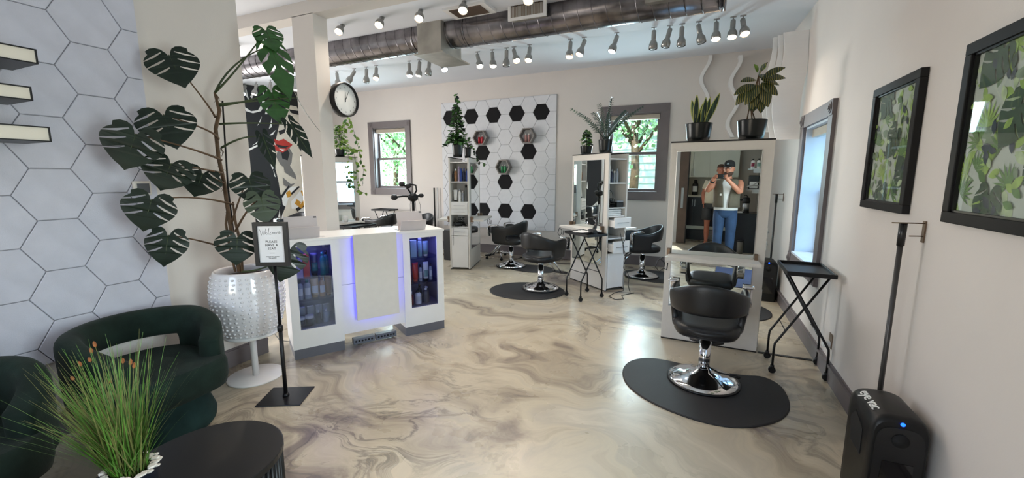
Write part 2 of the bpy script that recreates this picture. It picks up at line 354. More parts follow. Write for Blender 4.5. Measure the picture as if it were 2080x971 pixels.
# ------------------------------------------------------------------ hexagon tiles
def hexpts(cx, cy, R): return [(cx+R*cos(k*pi/3), cy+R*sin(k*pi/3)) for k in range(6)]
def hex_field(parent, o, u, v, w, rect, R, c0, rows, cols, mats, black=(), skip=(), th=.010, gap=.0022):
    "flat-topped hexagons; c0 centre of column 0,row 0; each tile its own object"
    o, u, v, w = map(Vector, (o, u, v, w)); ff = R*sqrt(3); cache = {}
    for i in range(cols[0], cols[1]):
        for k in range(rows[0], rows[1]):
            cx = c0[0]+i*1.5*R; cy = c0[1]+k*ff-(ff/2 if i % 2 else 0)
            if (i, k) in skip: continue
            q = clip_rect(hexpts(0, 0, R-gap), rect[0]-cx, rect[1]-cy, rect[2]-cx, rect[3]-cy)
            if len(q) < 3: continue
            ar = abs(sum(q[j][0]*q[(j+1) % len(q)][1]-q[(j+1) % len(q)][0]*q[j][1] for j in range(len(q)))/2)
            if ar < R*R*.04: continue
            full = ar > 2.5*(R-gap)**2; b = (i, k) in black; key = (full, b)
            if full and key in cache:
                t = cache[key].copy(); COL.objects.link(t); t.parent = parent
            else:
                m = MB(); m.convex(q, (0, 0, 0), u, v, w*(th*(1.2 if b else 1)), inset=.003)
                t = obj('hex_tile', m, mats[1] if b else mats[0], parent)
                if full: cache[key] = t
                if b: t['label'] = 'black hexagon tile'
            t.location = wmat(parent).inverted() @ (o+u*cx+v*cy)
# left wall: large grey felt hexagons up to Y = 1.60
lp = thing('hexagon_wall_panel', 'pale grey large hexagon tile covering on the left wall behind the green armchairs', 'wall panel', (XL, .3, .45))
m = MB(); m.box(XL, -.95, .45, XL+.008, 1.60, cz(1)-.02); obj('backing', m, M_groove, lp, world=True)
hex_field(lp, (XL+.008, 0, 0), (0, 1, 0), (0, 0, 1), (1, 0, 0), (-.95, .45, 1.60, cz(0)-.03), .1645, (1.355, 2.113), (-7, 5), (-9, 2), (M_hexg, M_hexb))
# back wall: white hexagons with a black pattern and three hexagon niches
bp_ = thing('hexagon_feature_panel', 'white hexagon tile panel with black hexagons on the back wall between the windows', 'wall panel', (-3.56, YB, .5))
m = MB(); m.box(-4.755, YB-.012, .50, -2.36, YB, 2.93); obj('backing', m, M_groove, bp_, world=True)
HB = (-4.557, 2.642); RB = .1595; FF = RB*sqrt(3)
blk = {(0, 0), (2, 0), (4, 0), (6, 0), (8, 0), (3, -2+0), (7, -2), (5, -4), (1, -6), (3, -6), (5, -6), (7, -6)}
# odd columns sit half a tile lower: row k centre = HB.z + k*FF - FF/2
blk = {(0, 0), (2, 0), (4, 0), (6, 0), (8, 0), (3, -2), (7, -2), (5, -4), (1, -6), (3, -6), (5, -6), (7, -6)}
hex_field(bp_, (0, YB-.012, 0), (1, 0, 0), (0, 0, 1), (0, -1, 0), (-4.755, .50, -2.36, 2.93), RB, HB, (-9, 3), (-2, 12), (M_hex, M_hexb), black=blk)
M_niche = pm('grey_wood_niche', (128, 122, 118), .6, var=.15, scale=30)
M_bred = pm('red_bottle', (178, 40, 52), .3); M_bpink = pm('dusty_pink_bottle', (176, 132, 128), .35); M_bgrn = pm('green_bottle', (60, 142, 92), .3)
for (i, k), bm_, nm, wh in (((3, -1), M_bred, 'red', 'upper left'), ((7, -1), M_bpink, 'dusty pink', 'upper right'), ((5, -3), M_bgrn, 'green', 'lowest, middle')):
    cx = HB[0]+i*1.5*RB; cz_ = HB[1]+k*FF-FF/2; yf = YB-.028
    t = thing('hexagon_shelf', 'grey hexagon niche shelf holding two %s bottles, the %s one of three' % (nm, wh), 'shelf', (cx, yf, cz_))
    m = MB(); A = hexpts(cx, cz_, .152); B = hexpts(cx, cz_, .128)
    for j in range(6):
        a, b, c, d = A[j], A[(j+1) % 6], B[(j+1) % 6], B[j]
        m.prism([a, b, c, d], (0, yf, 0), (1, 0, 0), (0, 0, 1), (0, -.115, 0))
    obj('hexagon_frame', m, M_niche, t, world=True)
    for s, side in ((-1, 'left'), (1, 'right')):
        q = MB(); q.lathe([(.0, 0), (.024, 0), (.024, .115), (.018, .125), (.012, .13)], (0, 0, 0), 12)
        b = thing('bottle', '%s %s bottle inside the %s hexagon niche' % (side, nm, wh), 'bottle', (cx+s*.032, yf-.055, cz_-.128*.866), 0, 'bottles in the hexagon niches')
        obj('bottle_body', q, bm_, b); c = MB(); c.lathe([(.011, .13), (.012, .155), (0, .156)], n=10); obj('cap', c, M_white, b)

# ------------------------------------------------------------------ ceiling services
M_mount = pm('track_white', (150, 149, 150), .4)
tr_y = {1: 3.70, 2: 5.42}; tr_z = {1: 3.70*.465+1.5-.0, 2: 5.42*.320+1.5}
def track(n, segs, label):
    t = thing('light_track', label, 'light track', (segs[0][0], tr_y[n], tr_z[n]))
    for a, b in segs: obj('rail', MB().box(a, tr_y[n]-.014, tr_z[n], b, tr_y[n]+.014, tr_z[n]+.022), M_mount, t, world=True)
    for a, b in segs:
        for x in (a+.15, b-.15): obj('stem', MB().box(x-.012, tr_y[n]-.01, tr_z[n]+.022, x+.012, tr_y[n]+.01, cz(tr_y[n])+.01), M_mount, t, world=True)
def rx(n, px, py=None):
    # world X on the rail for a photo column
    d = None; lo, hi = -8, 1.5
    for _ in range(40):
        m_ = (lo+hi)/2; q = Vector((m_, tr_y[n], tr_z[n]))-_O; x = 1040+846*(q.dot(_R))/(q.dot(_W))
        if x < px: lo = m_
        else: hi = m_
    return (lo+hi)/2
track(1, [(rx(1, 470), rx(1, 577)), (rx(1, 665), rx(1, 1190))], 'pale light track nearest the beam, in front of the round duct')
track(2, [(rx(2, 486), rx(2, 650)), (rx(2, 672), rx(2, 1090)), (rx(2, 1120), rx(2, 1300)), (rx(2, 1312), rx(2, 1514))], 'pale light track behind and below the round duct')
WARM, COOL, WHT = (1, .85, .70), (.80, .90, 1), (1, .93, .85)
M_lamp = {k: pm('lamp_%s' % k, c, .3, emit=c, estr=s, var=0) for k, c, s in (('warm', (255, 226, 190), 22), ('cool', (222, 234, 255), 16), ('white', (255, 246, 232), 16))}
M_lampoff = pm('lamp_unlit', (150, 150, 148), .2); M_can = pm('satin_nickel', (158, 156, 152), .32, metal=.85, var=.06)
def track_lamp(n, px, tilt, az, lit, label, scale=1., energy=0, photoX=None):
    x = rx(n, px) if photoX is None else photoX
    root = thing('track_spotlight', label, 'spotlight', (x, tr_y[n], tr_z[n]), 0, 'track spotlights')
    a = MB(); a.box(-.03, -.012, -.018, .03, .012, 0); a.cyl((0, 0, -.018), (0, 0, -.06), .006, n=8); obj('bracket', a, M_mount, root)
    d = Vector((sin(tilt)*cos(az), sin(tilt)*sin(az), -cos(tilt))); o0 = Vector((0, 0, -.065))-d*.02
    q = d.to_track_quat('Z', 'Y').to_matrix().to_4x4(); q.translation = o0
    h = MB(); h.T = q; s = scale
    h.lathe([(.0, 0), (.022*s, 0), (.024*s, .01), (.024*s, .085*s), (.022*s, .09*s), (.026*s, .10*s), (.043*s, .135*s), (.045*s, .185*s), (.040*s, .187*s)], n=16, caps=(True, False))
    obj('housing', h, M_can, root)
    l = MB(); l.T = q; l.lathe([(0, .150*s), (.039*s, .150*s), (.040*s, .176*s), (.028*s, .187*s), (.0, .191*s)], n=16, caps=(False, False))
    obj('lamp', l, M_lamp[lit] if lit else M_lampoff, root, label='lit lamp' if lit else None)
    if energy:
        p = Vector(root.location)+o0+d*(.205*s)
        light('spot_beam', 'SPOT', p, energy, {'warm': WARM, 'cool': COOL, 'white': WHT}[lit], p+d, spot_size=radians(95), spot_blend=.8, shadow_soft_size=.035)
toC = -pi/2
names = lambda i: ['first', 'second', 'third', 'fourth', 'fifth', 'sixth', 'seventh', 'eighth'][i]
F = [  # front track: px, tilt, azimuth, lit
 (484, .7, -2.2, None, 'unlit lamp at the left end of the front track by the tall plant', 0), (543, .7, -1.2, 'warm', 'lit lamp on the front track seen through the highest monstera leaf', 30),
 (697, .75, -1.3, 'warm', 'warm lit lamp on the front track right beside the white column', 55), (777, .7, -1.3, 'warm', 'warm lit lamp on the front track, second right of the column', 55),
 (855, .65, -1.2, 'warm', 'warm lit lamp on the front track just left of the square duct box', 55), (943, .65, -1.2, 'warm', 'warm lit lamp on the front track above the duct, right of the square box', 55),
 (1075, .5, -1.3, 'warm', 'warm lit lamp at the top edge of the photo above the vent box', 45)]
for px, t_, az, lit, lb, en in F: track_lamp(1, px, t_, az, lit, lb, energy=en)
B = [(497, .6, -1.0, 'cool', 'bright cool lamp at the far left of the rear track beside the left wall end', 25), (520, .3, -1.6, 'white', 'white lit lamp above the black mural, left end of rear track', 25),
 (549, .25, -1.6, None, 'unlit lamp above the mural between the bright lamp and the hanging leaf', 0), (568, .3, -1.6, None, 'unlit lamp half hidden by the drooping monstera leaf', 0), (600, .2, -1.2, 'white', 'lit lamp directly left of the white column', 20),
 (684, .3, -.6, 'white', 'lit lamp directly right of the column above the wall clock', 20), (719, .55, -2.3, None, 'unlit lamp tilted left, first after the clock', 0), (744, .1, -1.5, None, 'unlit lamp hanging straight, second after the clock', 0), (764, .5, -1.0, 'warm', 'warm lit lamp, third after the clock', 30),
 (831, .3, -.9, 'cool', 'cool lit lamp, leftmost of the four under the square duct box', 25), (852, .15, -1.8, 'white', 'small dim lit lamp, second of the four left of the duct box corner', 12), (872, .15, -2, None, 'unlit lamp, third of the four left of the duct box corner', 0), (897, .6, -.6, 'cool', 'cool lit lamp tilted right, directly under the square duct box', 30),
 (970, .5, -.7, 'white', 'lit lamp tilted right, leftmost of the five above the hexagon panel', 20), (1000, .3, -.9, 'white', 'small lit lamp, second of the five above the hexagon panel', 12), (1029, .1, -1.5, None, 'unlit lamp, middle of the five above the hexagon panel', 0), (1044, .6, -.8, 'warm', 'warm lit lamp, fourth of the five above the hexagon panel', 30), (1076, .45, -1.4, 'warm', 'warm lit lamp, rightmost of the five above the hexagon panel', 30),
 (1159, .3, -1.5, 'warm', 'yellow lit lamp, left of the pair above the middle cutting station', 25), (1187, .45, -2.1, 'warm', 'warm lit lamp tilted left, right of the pair above the middle station', 25), (1253, .4, -2.2, 'cool', 'cool lit lamp standing alone between the pair and the unlit group', 30),
 (1329, .1, -1.6, None, 'unlit lamp, leftmost of the four unlit lamps on the right', 0), (1361, .25, -2.6, None, 'unlit lamp, second of the four unlit lamps on the right', 0), (1386, .05, -1.6, None, 'unlit lamp, third of the four unlit lamps on the right', 0), (1420, .25, -.5, None, 'unlit lamp, last of the four unlit lamps on the right', 0),
 (1456, .35, -1.5, 'warm', 'bright lit lamp, left of the three at the right end of the rear track', 45), (1490, .35, -1.6, 'warm', 'bright lit lamp, middle of the three at the right end of the rear track', 45), (1510, .5, -1.3, 'warm', 'bright lit lamp at the very right end of the rear track', 45)]
for px, t_, az, lit, lb, en in B: track_lamp(2, px, t_, az, lit, lb, energy=en, scale=1.12)

# round duct
DY, DZ, DR = 4.25, 3.085, .165
dt = thing('round_air_duct', 'round galvanised spiral air duct running across under the ceiling', 'air duct', (-3.5, DY, DZ))
m = MB(); N_ = 40
m.ring([[Vector((x, DY+DR*cos(2*pi*k/N_), DZ+DR*sin(2*pi*k/N_))) for k in range(N_)] for x in (-7.9, -5, -3, -1, .125)]); obj('duct_tube', m, M_duct, dt, world=True)
m = MB(); turns = 60; L_ = 8.0; pth = []
for i in range(turns*20+1):
    a = 2*pi*i/20; pth.append(Vector((-7.88+L_*i/(turns*20), DY+(DR+.001)*cos(a), DZ+(DR+.001)*sin(a))))
m.tube(pth, .0045, 4); obj('spiral_seam', m, M_duct, dt, world=True)
for x in (.115, -2.40, -3.06): obj('collar', MB().ring([[Vector((x+e, DY+(DR+.006)*cos(2*pi*k/N_), DZ+(DR+.006)*sin(2*pi*k/N_))) for k in range(N_)] for e in (-.012, .012)]), M_duct, dt, world=True)
m = MB(); m.box(-2.93, DY-.22, 2.84, -2.62, DY+.2, cz(DY)); obj('square_plenum', m, M_ductp, dt, world=True, bevel=.004)
m = MB(); m.box(-2.96, DY-.24, 2.825, -2.59, DY+.34, 2.84); obj('plenum_flange', m, M_ductp, dt, world=True)
g = obj('vent_box', MB().box(-1.80, DY-.24, 3.03, -1.44, DY-.05, cz(DY)-.02), M_ductp, dt, world=True, bevel=.003)
fr_ = MB(); y_ = DY-.245
for a in ((-1.82, 3.02, -1.42, 3.045), (-1.82, 3.19, -1.42, 3.215), (-1.82, 3.045, -1.79, 3.19), (-1.45, 3.045, -1.42, 3.19)): fr_.box(a[0], y_, a[1], a[2], y_+.02, a[3])
obj('grille_frame', fr_, M_white, g, world=True)
for i in range(22): obj('grille_blade', MB().box(-1.785+i*.0155, y_+.004, 3.047, -1.780+i*.0155, y_+.018, 3.188), M_brass, g, world=True)
obj('duct_saddle', MB().box(-.52, DY-.20, 3.0, -.12, DY-.12, 3.03), M_ductp, dt, world=True)
tag(obj('mounting_board', MB().box(-3.5, 4.55, 3.13, .1, 4.72, 3.15), M_white), 'long narrow white board fixed along the ceiling behind the duct', 'board')
cv = thing('ceiling_vent', 'square white ceiling air vent above the duct', 'vent', (-2.2, 3.95, cz(3.95)))
obj('vent_frame', MB().box(-2.42, 3.75, cz(3.75)-.02, -1.95, 4.02, cz(4.02)+.02), M_white, cv, world=True)
obj('vent_core', MB().box(-2.36, 3.78, cz(3.75)-.026, -2.01, 3.98, cz(3.75)-.019), M_brass, cv, world=True)

# left wall light shelves
M_shelf = pm('warm_white_board', (226, 219, 205), .5, var=.02)
for z0, z1, y1_, nm in ((2.045, 2.115, 1.025, 'topmost'), (1.866, 1.932, .986, 'middle'), (1.672, 1.746, 1.028, 'lowest')):
    t = thing('floating_shelf', 'white floating shelf box with black edges on hexagon wall, %s of three' % nm, 'shelf', (XL+.03, .6, z0), 0)
    obj('shelf_body', MB().box(XL+.024, .1, z0+.004, -3.005, y1_-.004, z1-.004), M_shelf, t, world=True)
    e = MB(); t_ = .006
    for a in ((z0, z0+t_), (z1-t_, z1)): e.box(-3.008, .1, a[0], -2.998, y1_, a[1])
    e.box(-3.008, y1_-t_, z0+t_, -2.998, y1_, z1-t_); e.box(XL+.024, y1_-.004, z0, -3.008, y1_, z1); e.box(XL+.024, .1, z0, -3.008, y1_-.004, z0+.004)
    obj('black_edging', e, M_black, t, world=True)
t = thing('wall_switch', 'small pale framed switch panel on left wall behind monstera leaves', 'switch', (XL+.02, 1.51, 1.38))
obj('switch_frame', MB().box(XL+.024, 1.463, 1.38, XL+.05, 1.555, 1.47), M_cream, t, world=True, bevel=.004)
obj('switch_screen', MB().box(XL+.05, 1.478, 1.392, XL+.054, 1.543, 1.455), pm('grey_screen', (88, 92, 98), .2), t, world=True)
# ================================================================== CUTTING STATIONS
M_screen = pm('dark_gap', (30, 28, 28), .8)
def station(A, g, label, mirror_back=True, lower=.33, dep=.33):
    root = thing('styling_station', label, 'salon station', (A[0], A[1], 0), g, None)
    W, D, T, Hh = .78, dep, .026, 1.79
    for y in (0, D-T):
        p = obj('side_panel', MB().box(0, y, 0.012, W, y+T, Hh), M_cream, root, bevel=.002)
        obj('panel_cap', MB().box(-.002, y-.002, Hh, W+.002, y+T+.002, Hh+.012), M_screen, p)
        obj('panel_foot', MB().box(0, y+.002, 0, W, y+T-.002, .012), M_screen, p)
        s = -1 if y == 0 else 1; yy = 0 if y == 0 else D
        m = MB(); m.box(.055, min(yy, yy+s*.006), lower, .695, max(yy, yy+s*.006), 1.712); mm = obj('mirror', m, M_mirror, p)
        f = MB()
        for a in ((.050, lower-.005, .055, 1.717), (.695, lower-.005, .700, 1.717), (.055, lower-.005, .695, lower), (.055, 1.712, .695, 1.717)):
            f.box(a[0], min(yy, yy+s*.009), a[1], a[2], max(yy, yy+s*.009), a[3])
        obj('mirror_edge', f, M_steel, mm)
        sh = MB(); y0_, y1_ = (yy-.22, yy-.01) if s < 0 else (yy+.01, yy+.22)
        x0, x1 = .02, .74
        sh.convex([(x0+.0, y0_ if s < 0 else y1_), (x1, y0_ if s < 0 else y1_), (x1-.015, y1_ if s < 0 else y0_), (x0+.015, y1_ if s < 0 else y0_)] if s < 0 else [(x0+.015, y0_), (x1-.015, y0_), (x1, y1_), (x0, y1_)], (0, 0, .785), (1, 0, 0), (0, 1, 0), (0, 0, .028))
        so = obj('ledge', sh, M_cream, p)
        for x in (.03, .715):
            b = MB(); b.box(x-.012, min(yy, yy+s*.05), .77, x+.012, max(yy, yy+s*.05), .86); obj('ledge_bracket', b, M_brass, so)
    # carcass between the panels, open towards the +x end
    c = MB(); y0, y1 = T, D-T
    c.box(.02, y0, .02, W-.40, y1, 1.72)                    # core
    for z in (1.712, 1.405, 1.085, .975, .685, .555, .03): c.box(W-.40, y0, z, W-.012, y1, z+.016)
    obj('carcass', c, M_white, root)
    return root
def drawer(root, x, z0, z1, out=0., nm='drawer'):
    y0, y1 = .03, .30
    d = obj(nm, MB().box(x+out, y0, z0, x+out+.018, y1, z1), M_white, root, bevel=.0015)
    if out: obj('drawer_box', MB().box(x-.05, y0+.015, z0+.01, x+out, y1-.015, z1-.04), M_white, d)
    h = MB(); h.box(x+out+.018, y0+.045, (z0+z1)/2-.003, x+out+.034, y1-.045, (z0+z1)/2+.003); obj('handle', h, M_steel, d)
    return d
S1 = station((-.236, 3.985), radians(-2.2), 'cream cutting station with tall mirror nearest the camera, next to the right wall', lower=.33)
S2 = station((-1.653, 5.86), radians(-38.7), 'middle cutting station with open drawers and mirror facing left, before the right back window')
S3 = station((-3.834, 6.44), radians(-74.1), 'white cutting station with open end shelves in front of the hexagon panel')
S4 = station((-5.18, 4.34), radians(67), 'far left cutting station partly hidden behind the white column', dep=.16)
for S in (S1,):
    drawer(S, .768, .89, .97); drawer(S, .768, .99, 1.08)
    obj('cabinet_door', MB().box(.768, .03, .04, .786, .30, .55), M_white, S)
# S3: two drawers, cable niche, door
drawer(S3, .768, .99, 1.085); drawer(S3, .768, .892, .985); drawer(S3, .768, .56, .68)
dd = obj('cabinet_door', MB().box(.768, .03, .035, .786, .30, .55), M_white, S3, bevel=.0015); obj('handle', MB().box(.786, .05, .40, .80, .056, .53), M_steel, dd)
# S2: drawers pulled out
drawer(S2, .768, .848, .98, .11); drawer(S2, .768, .52, .672, .10)
dd = obj('cabinet_door', MB().box(.768, .03, .035, .786, .30, .50), M_white, S2, bevel=.0015)

def local(root, x, y, z): return wmat(root) @ Vector((x, y, z))
# ------------------------------------------------------------------ bottles
def bottle_mb(kind, r, h):
    b, c = MB(), MB()
    if kind == 'pump':
        b.lathe([(0, 0), (r*.96, 0), (r, .006), (r, h*.66), (r*.8, h*.74), (r*.35, h*.77)], n=14)
        c.lathe([(r*.36, h*.77), (r*.40, h*.86), (r*.15, h*.87), (r*.15, h*.97), (0, h*.97)], n=10); c.box(-r*.2, -r*1.1, h*.95, r*.2, r*.2, h)
    elif kind == 'tube':
        n = 14; R_ = []
        for z, a, d in ((.12*h, 1, 1), (.5*h, 1.05, .75), (.86*h, 1.12, .3), (h, 1.15, .1)): R_.append([Vector((r*a*cos(2*pi*k/n), r*d*sin(2*pi*k/n), z)) for k in range(n)])
        b.ring(R_); c.lathe([(r*.8, 0), (r*.85, .12*h)], n=12)
    elif kind == 'jar':
        b.lathe([(0, 0), (r, 0), (r, h*.7)], n=16); c.lathe([(r*1.04, h*.7), (r*1.04, h), (r, h)], n=16)
    elif kind == 'box':
        b.box(-r, -r*.6, 0, r, r*.6, h); c.box(-r, -r*.6, h, r, r*.6, h+.002)
    elif kind == 'can':
        b.lathe([(0, 0), (r*.95, 0), (r, .004), (r, h*.80), (r*.8, h*.84)], n=14); c.lathe([(r*.82, h*.82), (r*.82, h*.97), (r*.7, h)], n=12)
    else:
        b.lathe([(0, 0), (r*.96, 0), (r, .006), (r, h*.72), (r*.55, h*.82), (r*.45, h*.85)], n=14); c.lathe([(r*.5, h*.84), (r*.5, h), (r*.42, h)], n=12)
    return b, c
_prod = {}
def product(kind, r, h, bm_, cm_, loc, rz, label, group, name='bottle', cat='bottle', lm=None):
    key = (kind, round(r, 4), round(h, 4), bm_.name, cm_.name, lm.name if lm else '')
    nm = {'tube': 'tube', 'jar': 'jar', 'box': 'carton'}.get(kind, name)
    cat = {'tube': 'tube', 'jar': 'jar', 'box': 'box'}.get(kind, cat)
    if key in _prod and _prod[key].name.split('.')[0] == nm:
        return dup(_prod[key], loc, rz, label, group)
    t = thing(nm, label, cat, loc, rz, group); b, c = bottle_mb(kind, r, h)
    obj('body', b, bm_, t, bevel=0); obj('cap', c, cm_, t)
    if lm and kind != 'box':
        l = MB(); l.ring([[Vector((r*1.015*cos(a), r*1.015*sin(a), z)) for a in [(-pi/2-.9)+.18*i for i in range(11)]] for z in (h*.22, h*.58)], close=False, caps=(False, False)); obj('paper_label', l, lm, t)
    _prod[key] = t; return t
def col(name, c, **k):
    return MATS[name] if name in MATS else pm(name, c, k.pop('rough', .35), **k)
C_teal = col('teal_plastic', (30, 108, 104)); C_navy = col('navy_plastic', (26, 34, 62)); C_org = col('orange_red_plastic', (196, 64, 48)); C_red = col('coral_red_plastic', (214, 68, 58))
C_tan = col('tan_plastic', (168, 134, 104)); C_grey = col('silver_grey_plastic', (150, 156, 164)); C_wht = col('white_plastic', (232, 232, 230)); C_blk = col('black_cap', (22, 22, 24))
C_sage = col('sage_plastic', (132, 166, 156)); C_blue = col('royal_blue_plastic', (28, 64, 150)); C_sand = col('amber_liquid', (150, 104, 66)); C_maroon = col('maroon_liquid', (112, 34, 40)); C_slate = col('slate_liquid', (62, 66, 76)); C_lab = col('paper_label_white', (214, 216, 214))
C_lav = col('lavender_plastic', (176, 160, 190)); C_pinkc = col('crimson_cap', (150, 40, 70))
def on_station(S, items, z, where, group, x=.70):
    for kind, y, r, h, b, c, nm in items:
        p = local(S, x, y, z); product(kind, r, h, b, c, p, S.rotation_euler.z+pi/2, nm+' '+where, group)
on_station(S3, [('plain', .055, .014, .16, C_blk, C_blk, 'slim black bottle'), ('plain', .095, .022, .20, C_sand, C_wht, 'amber bottle with white cap'), ('can', .145, .017, .24, C_lav, C_lav, 'tall lavender spray can'), ('plain', .185, .021, .205, C_blue, C_blue, 'royal blue bottle'), ('plain', .232, .021, .205, C_navy, C_blue, 'navy bottle'), ('plain', .276, .019, .20, C_blue, C_navy, 'dark blue bottle at the right edge')],
           1.421, 'on the top shelf of the hexagon panel station', 'bottles on the station top shelf')
on_station(S3, [('tube', .085, .030, .19, C_wht, C_blk, 'wide white tube'), ('plain', .155, .024, .20, C_wht, C_grey, 'white bottle'), ('plain', .205, .018, .17, C_grey, C_wht, 'grey sprayer bottle'), ('can', .262, .026, .27, col('smoked_clear', (96, 98, 96)), C_blk, 'clear grey dispenser')],
           1.101, 'on the second shelf of the hexagon panel station', 'bottles on the station second shelf')
on_station(S2, [('can', .07, .024, .26, C_wht, C_blk, 'white spray can'), ('plain', .12, .022, .17, C_navy, C_grey, 'navy bottle'), ('plain', .165, .016, .15, C_grey, C_wht, 'clear small bottle'), ('plain', .21, .02, .18, C_grey, C_grey, 'silver bottle')],
           1.421, 'on the top shelf of the middle station', 'bottles on the middle station shelf')
def cables(path_sets, name, label, cat, mat=None, r=.004, kind=None):
    m = MB()
    for p in path_sets: m.tube(p, r, 6)
    return tag(obj(name, m, mat or M_blackp), label, cat, kind=kind)
def wiggle(p0, p1, n, amp, seed, drop=0):
    rnd = random.Random(seed); p0, p1 = Vector(p0), Vector(p1); out = []
    for i in range(n+1):
        t = i/n; p = p0.lerp(p1, t); e = sin(pi*t)
        out.append(p+Vector((rnd.uniform(-amp, amp)*e, rnd.uniform(-amp, amp)*e, rnd.uniform(-amp, amp)*e-drop*e)))
    # smooth
    q = [out[0]]
    for i in range(len(out)-1):
        a = out[max(i-1, 0)]; b = out[i]; c = out[i+1]; d = out[min(i+2, len(out)-1)]
        for s in (.25, .5, .75, 1):
            q.append(.5*((2*b)+(c-a)*s+(2*a-5*b+4*c-d)*s*s+(3*b-a-3*c+d)*s**3))
    return q
cables([wiggle(local(S3, .70+.05*random.random(), .06+.2*random.random(), .84), local(S3, .72, .06+.2*random.random(), .70), 5, .06, i) for i in range(7)]+[wiggle(local(S3, .78, .10, .80), local(S3, .80, .06, .52), 5, .03, 40)], 'cable_bundle', 'tangled black hair tool cables in niche of the hexagon panel station', 'cables')
# hair dryer model (station 3 niche, tray of middle station)
def dryer(loc, rz, label, group=None, tip=0.):
    t = thing('hair_dryer', label, 'hair dryer', loc, rz, group)
    m = MB(); m.tube([(-.07, 0, .04), (-.05, 0, .04), (0, 0, .04), (.06, 0, .04), (.10, 0, .04)], [.028, .036, .036, .027, .024], 14); obj('barrel', m, M_blackp, t)
    m = MB(); m.tube([(-.01, 0, .03), (.0, .05, .02), (.01, .12, .015)], [.017, .015, .013], 10); obj('grip', m, M_blackp, t)
    m = MB(); m.tube([(.10, 0, .04), (.135, 0, .04)], [.026, .020], 12, flat=.5); obj('nozzle', m, M_steel, t)
    return t
p = local(S3, .72, .14, .70); dryer(p, 1.0, 'black hair dryer lying in niche of the hexagon panel station')
# middle station second shelf: basket and boxes
t = thing('tool_basket', 'black wire basket with combs on second shelf of middle station', 'basket', local(S2, .68, .12, 1.101), S2.rotation_euler.z)
m = MB()
for k in range(4): m.tube([(.06*cos(a), .06*sin(a), .02+k*.03) for a in [i*pi/8 for i in range(17)]], .003, 5)
for k in range(10): a = k*pi/5; m.cyl((.06*cos(a), .06*sin(a), 0), (.06*cos(a), .06*sin(a), .11), .003, n=5)
m.lathe([(0, 0), (.06, 0), (.06, .004)], n=16); obj('wire_basket', m, M_blackp, t)
m = MB(); m.tube([(.06*cos(a), 0, .11+.11*sin(a)) for a in [i*pi/10 for i in range(11)]], .004, 6); obj('basket_handle', m, M_blackp, t)
t = thing('clipper_case', 'black clipper case with clear lid on second shelf of middle station', 'case', local(S2, .70, .22, 1.101), S2.rotation_euler.z)
obj('case_body', MB().box(-.07, -.055, 0, .07, .055, .07), M_blackp, t, bevel=.006); obj('case_lid', MB().box(-.068, -.053, .07, .068, .053, .085), C_grey, t, bevel=.004)
t = thing('towel_stack', 'folded white towels on third shelf of middle station', 'towels', local(S2, .62, .165, .991), S2.rotation_euler.z)
for k in range(3): obj('folded_towel', MB().box(-.10, -.11, k*.028, .12, .11, k*.028+.026), C_wht, t, bevel=.009)
t = thing('thinning_scissors', 'pair of steel scissors in top open drawer of middle station', 'scissors', local(S2, .80, .2, .945), S2.rotation_euler.z)
m = MB(); m.tube([(-.06, 0, 0), (.05, .01, 0)], [.002, .005], 6); obj('blade', m, M_steel, t); m = MB(); m.tube([(.05+.015*cos(a), .015+.015*sin(a), 0) for a in [i*pi/6 for i in range(13)]], .003, 6); obj('finger_ring', m, M_steel, t)

# ------------------------------------------------------------------ salon chairs
def ushape(nu, half, depth, t_arm):
    "plan curve from left arm front round the back to right arm front; forward is +y"
    pts = []
    for i in range(nu+1):
        s = i/nu; a = -.36*pi+(pi+.72*pi)*s      # sweep
        x = -cos(a)*half; y = -sin(a)*depth
        pts.append((x, y, s))
    return pts
def chair_mesh():
    nu = 36; mb = MB(); rows = []
    def plan(s, k):
        # s 0..1 ; k: 1 top .. 0 bottom
        u = abs(s-.5)*2                      # 0 back centre .. 1 arm front
        half = .262*(.80+.20*k); dp = .27*(.86+.14*k)
        if u < .62:
            a = u/.62*pi/2; x = half*sin(a); y = -dp*cos(a)
        else:
            q = (u-.62)/.38; x = half*(1-.05*q*q); y = .24*q
        return (x if s > .5 else -x), y
    def top(u):  # height of the upper rim
        e = min(1, u/.70); return .785-.115*(e*e*(3-2*e)) + (.010*sin((u-.70)/.30*pi) if u > .7 else 0)
    lev = []
    for i in range(nu+1):
        s = i/nu; u = abs(s-.5)*2; tz = top(u); cut = u < .56
        bz = .41+.02*u; c0 = .452; c1 = .552-.012*(u/.56)**2
        if u >= .56: c0, c1 = .452, .540
        lev.append((s, u, [bz, (bz+c0)/2, c0, c1, (c1+tz)/2, tz]))
    vs = []; fs = []
    for s, u, zs in lev:
        for z in zs:
            k = (z-.41)/(.785-.41); x, y = plan(s, k); vs.append((x, y, z))
    n = 6
    for i in range(nu):
        for j in range(n-1):
            um = abs((i+.5)/nu-.5)*2
            if j == 2 and um < .56: continue
            a = i*n+j; fs.append((a, a+n, a+n+1, a+1))
    mb.add(vs, fs, True); return mb, plan, top
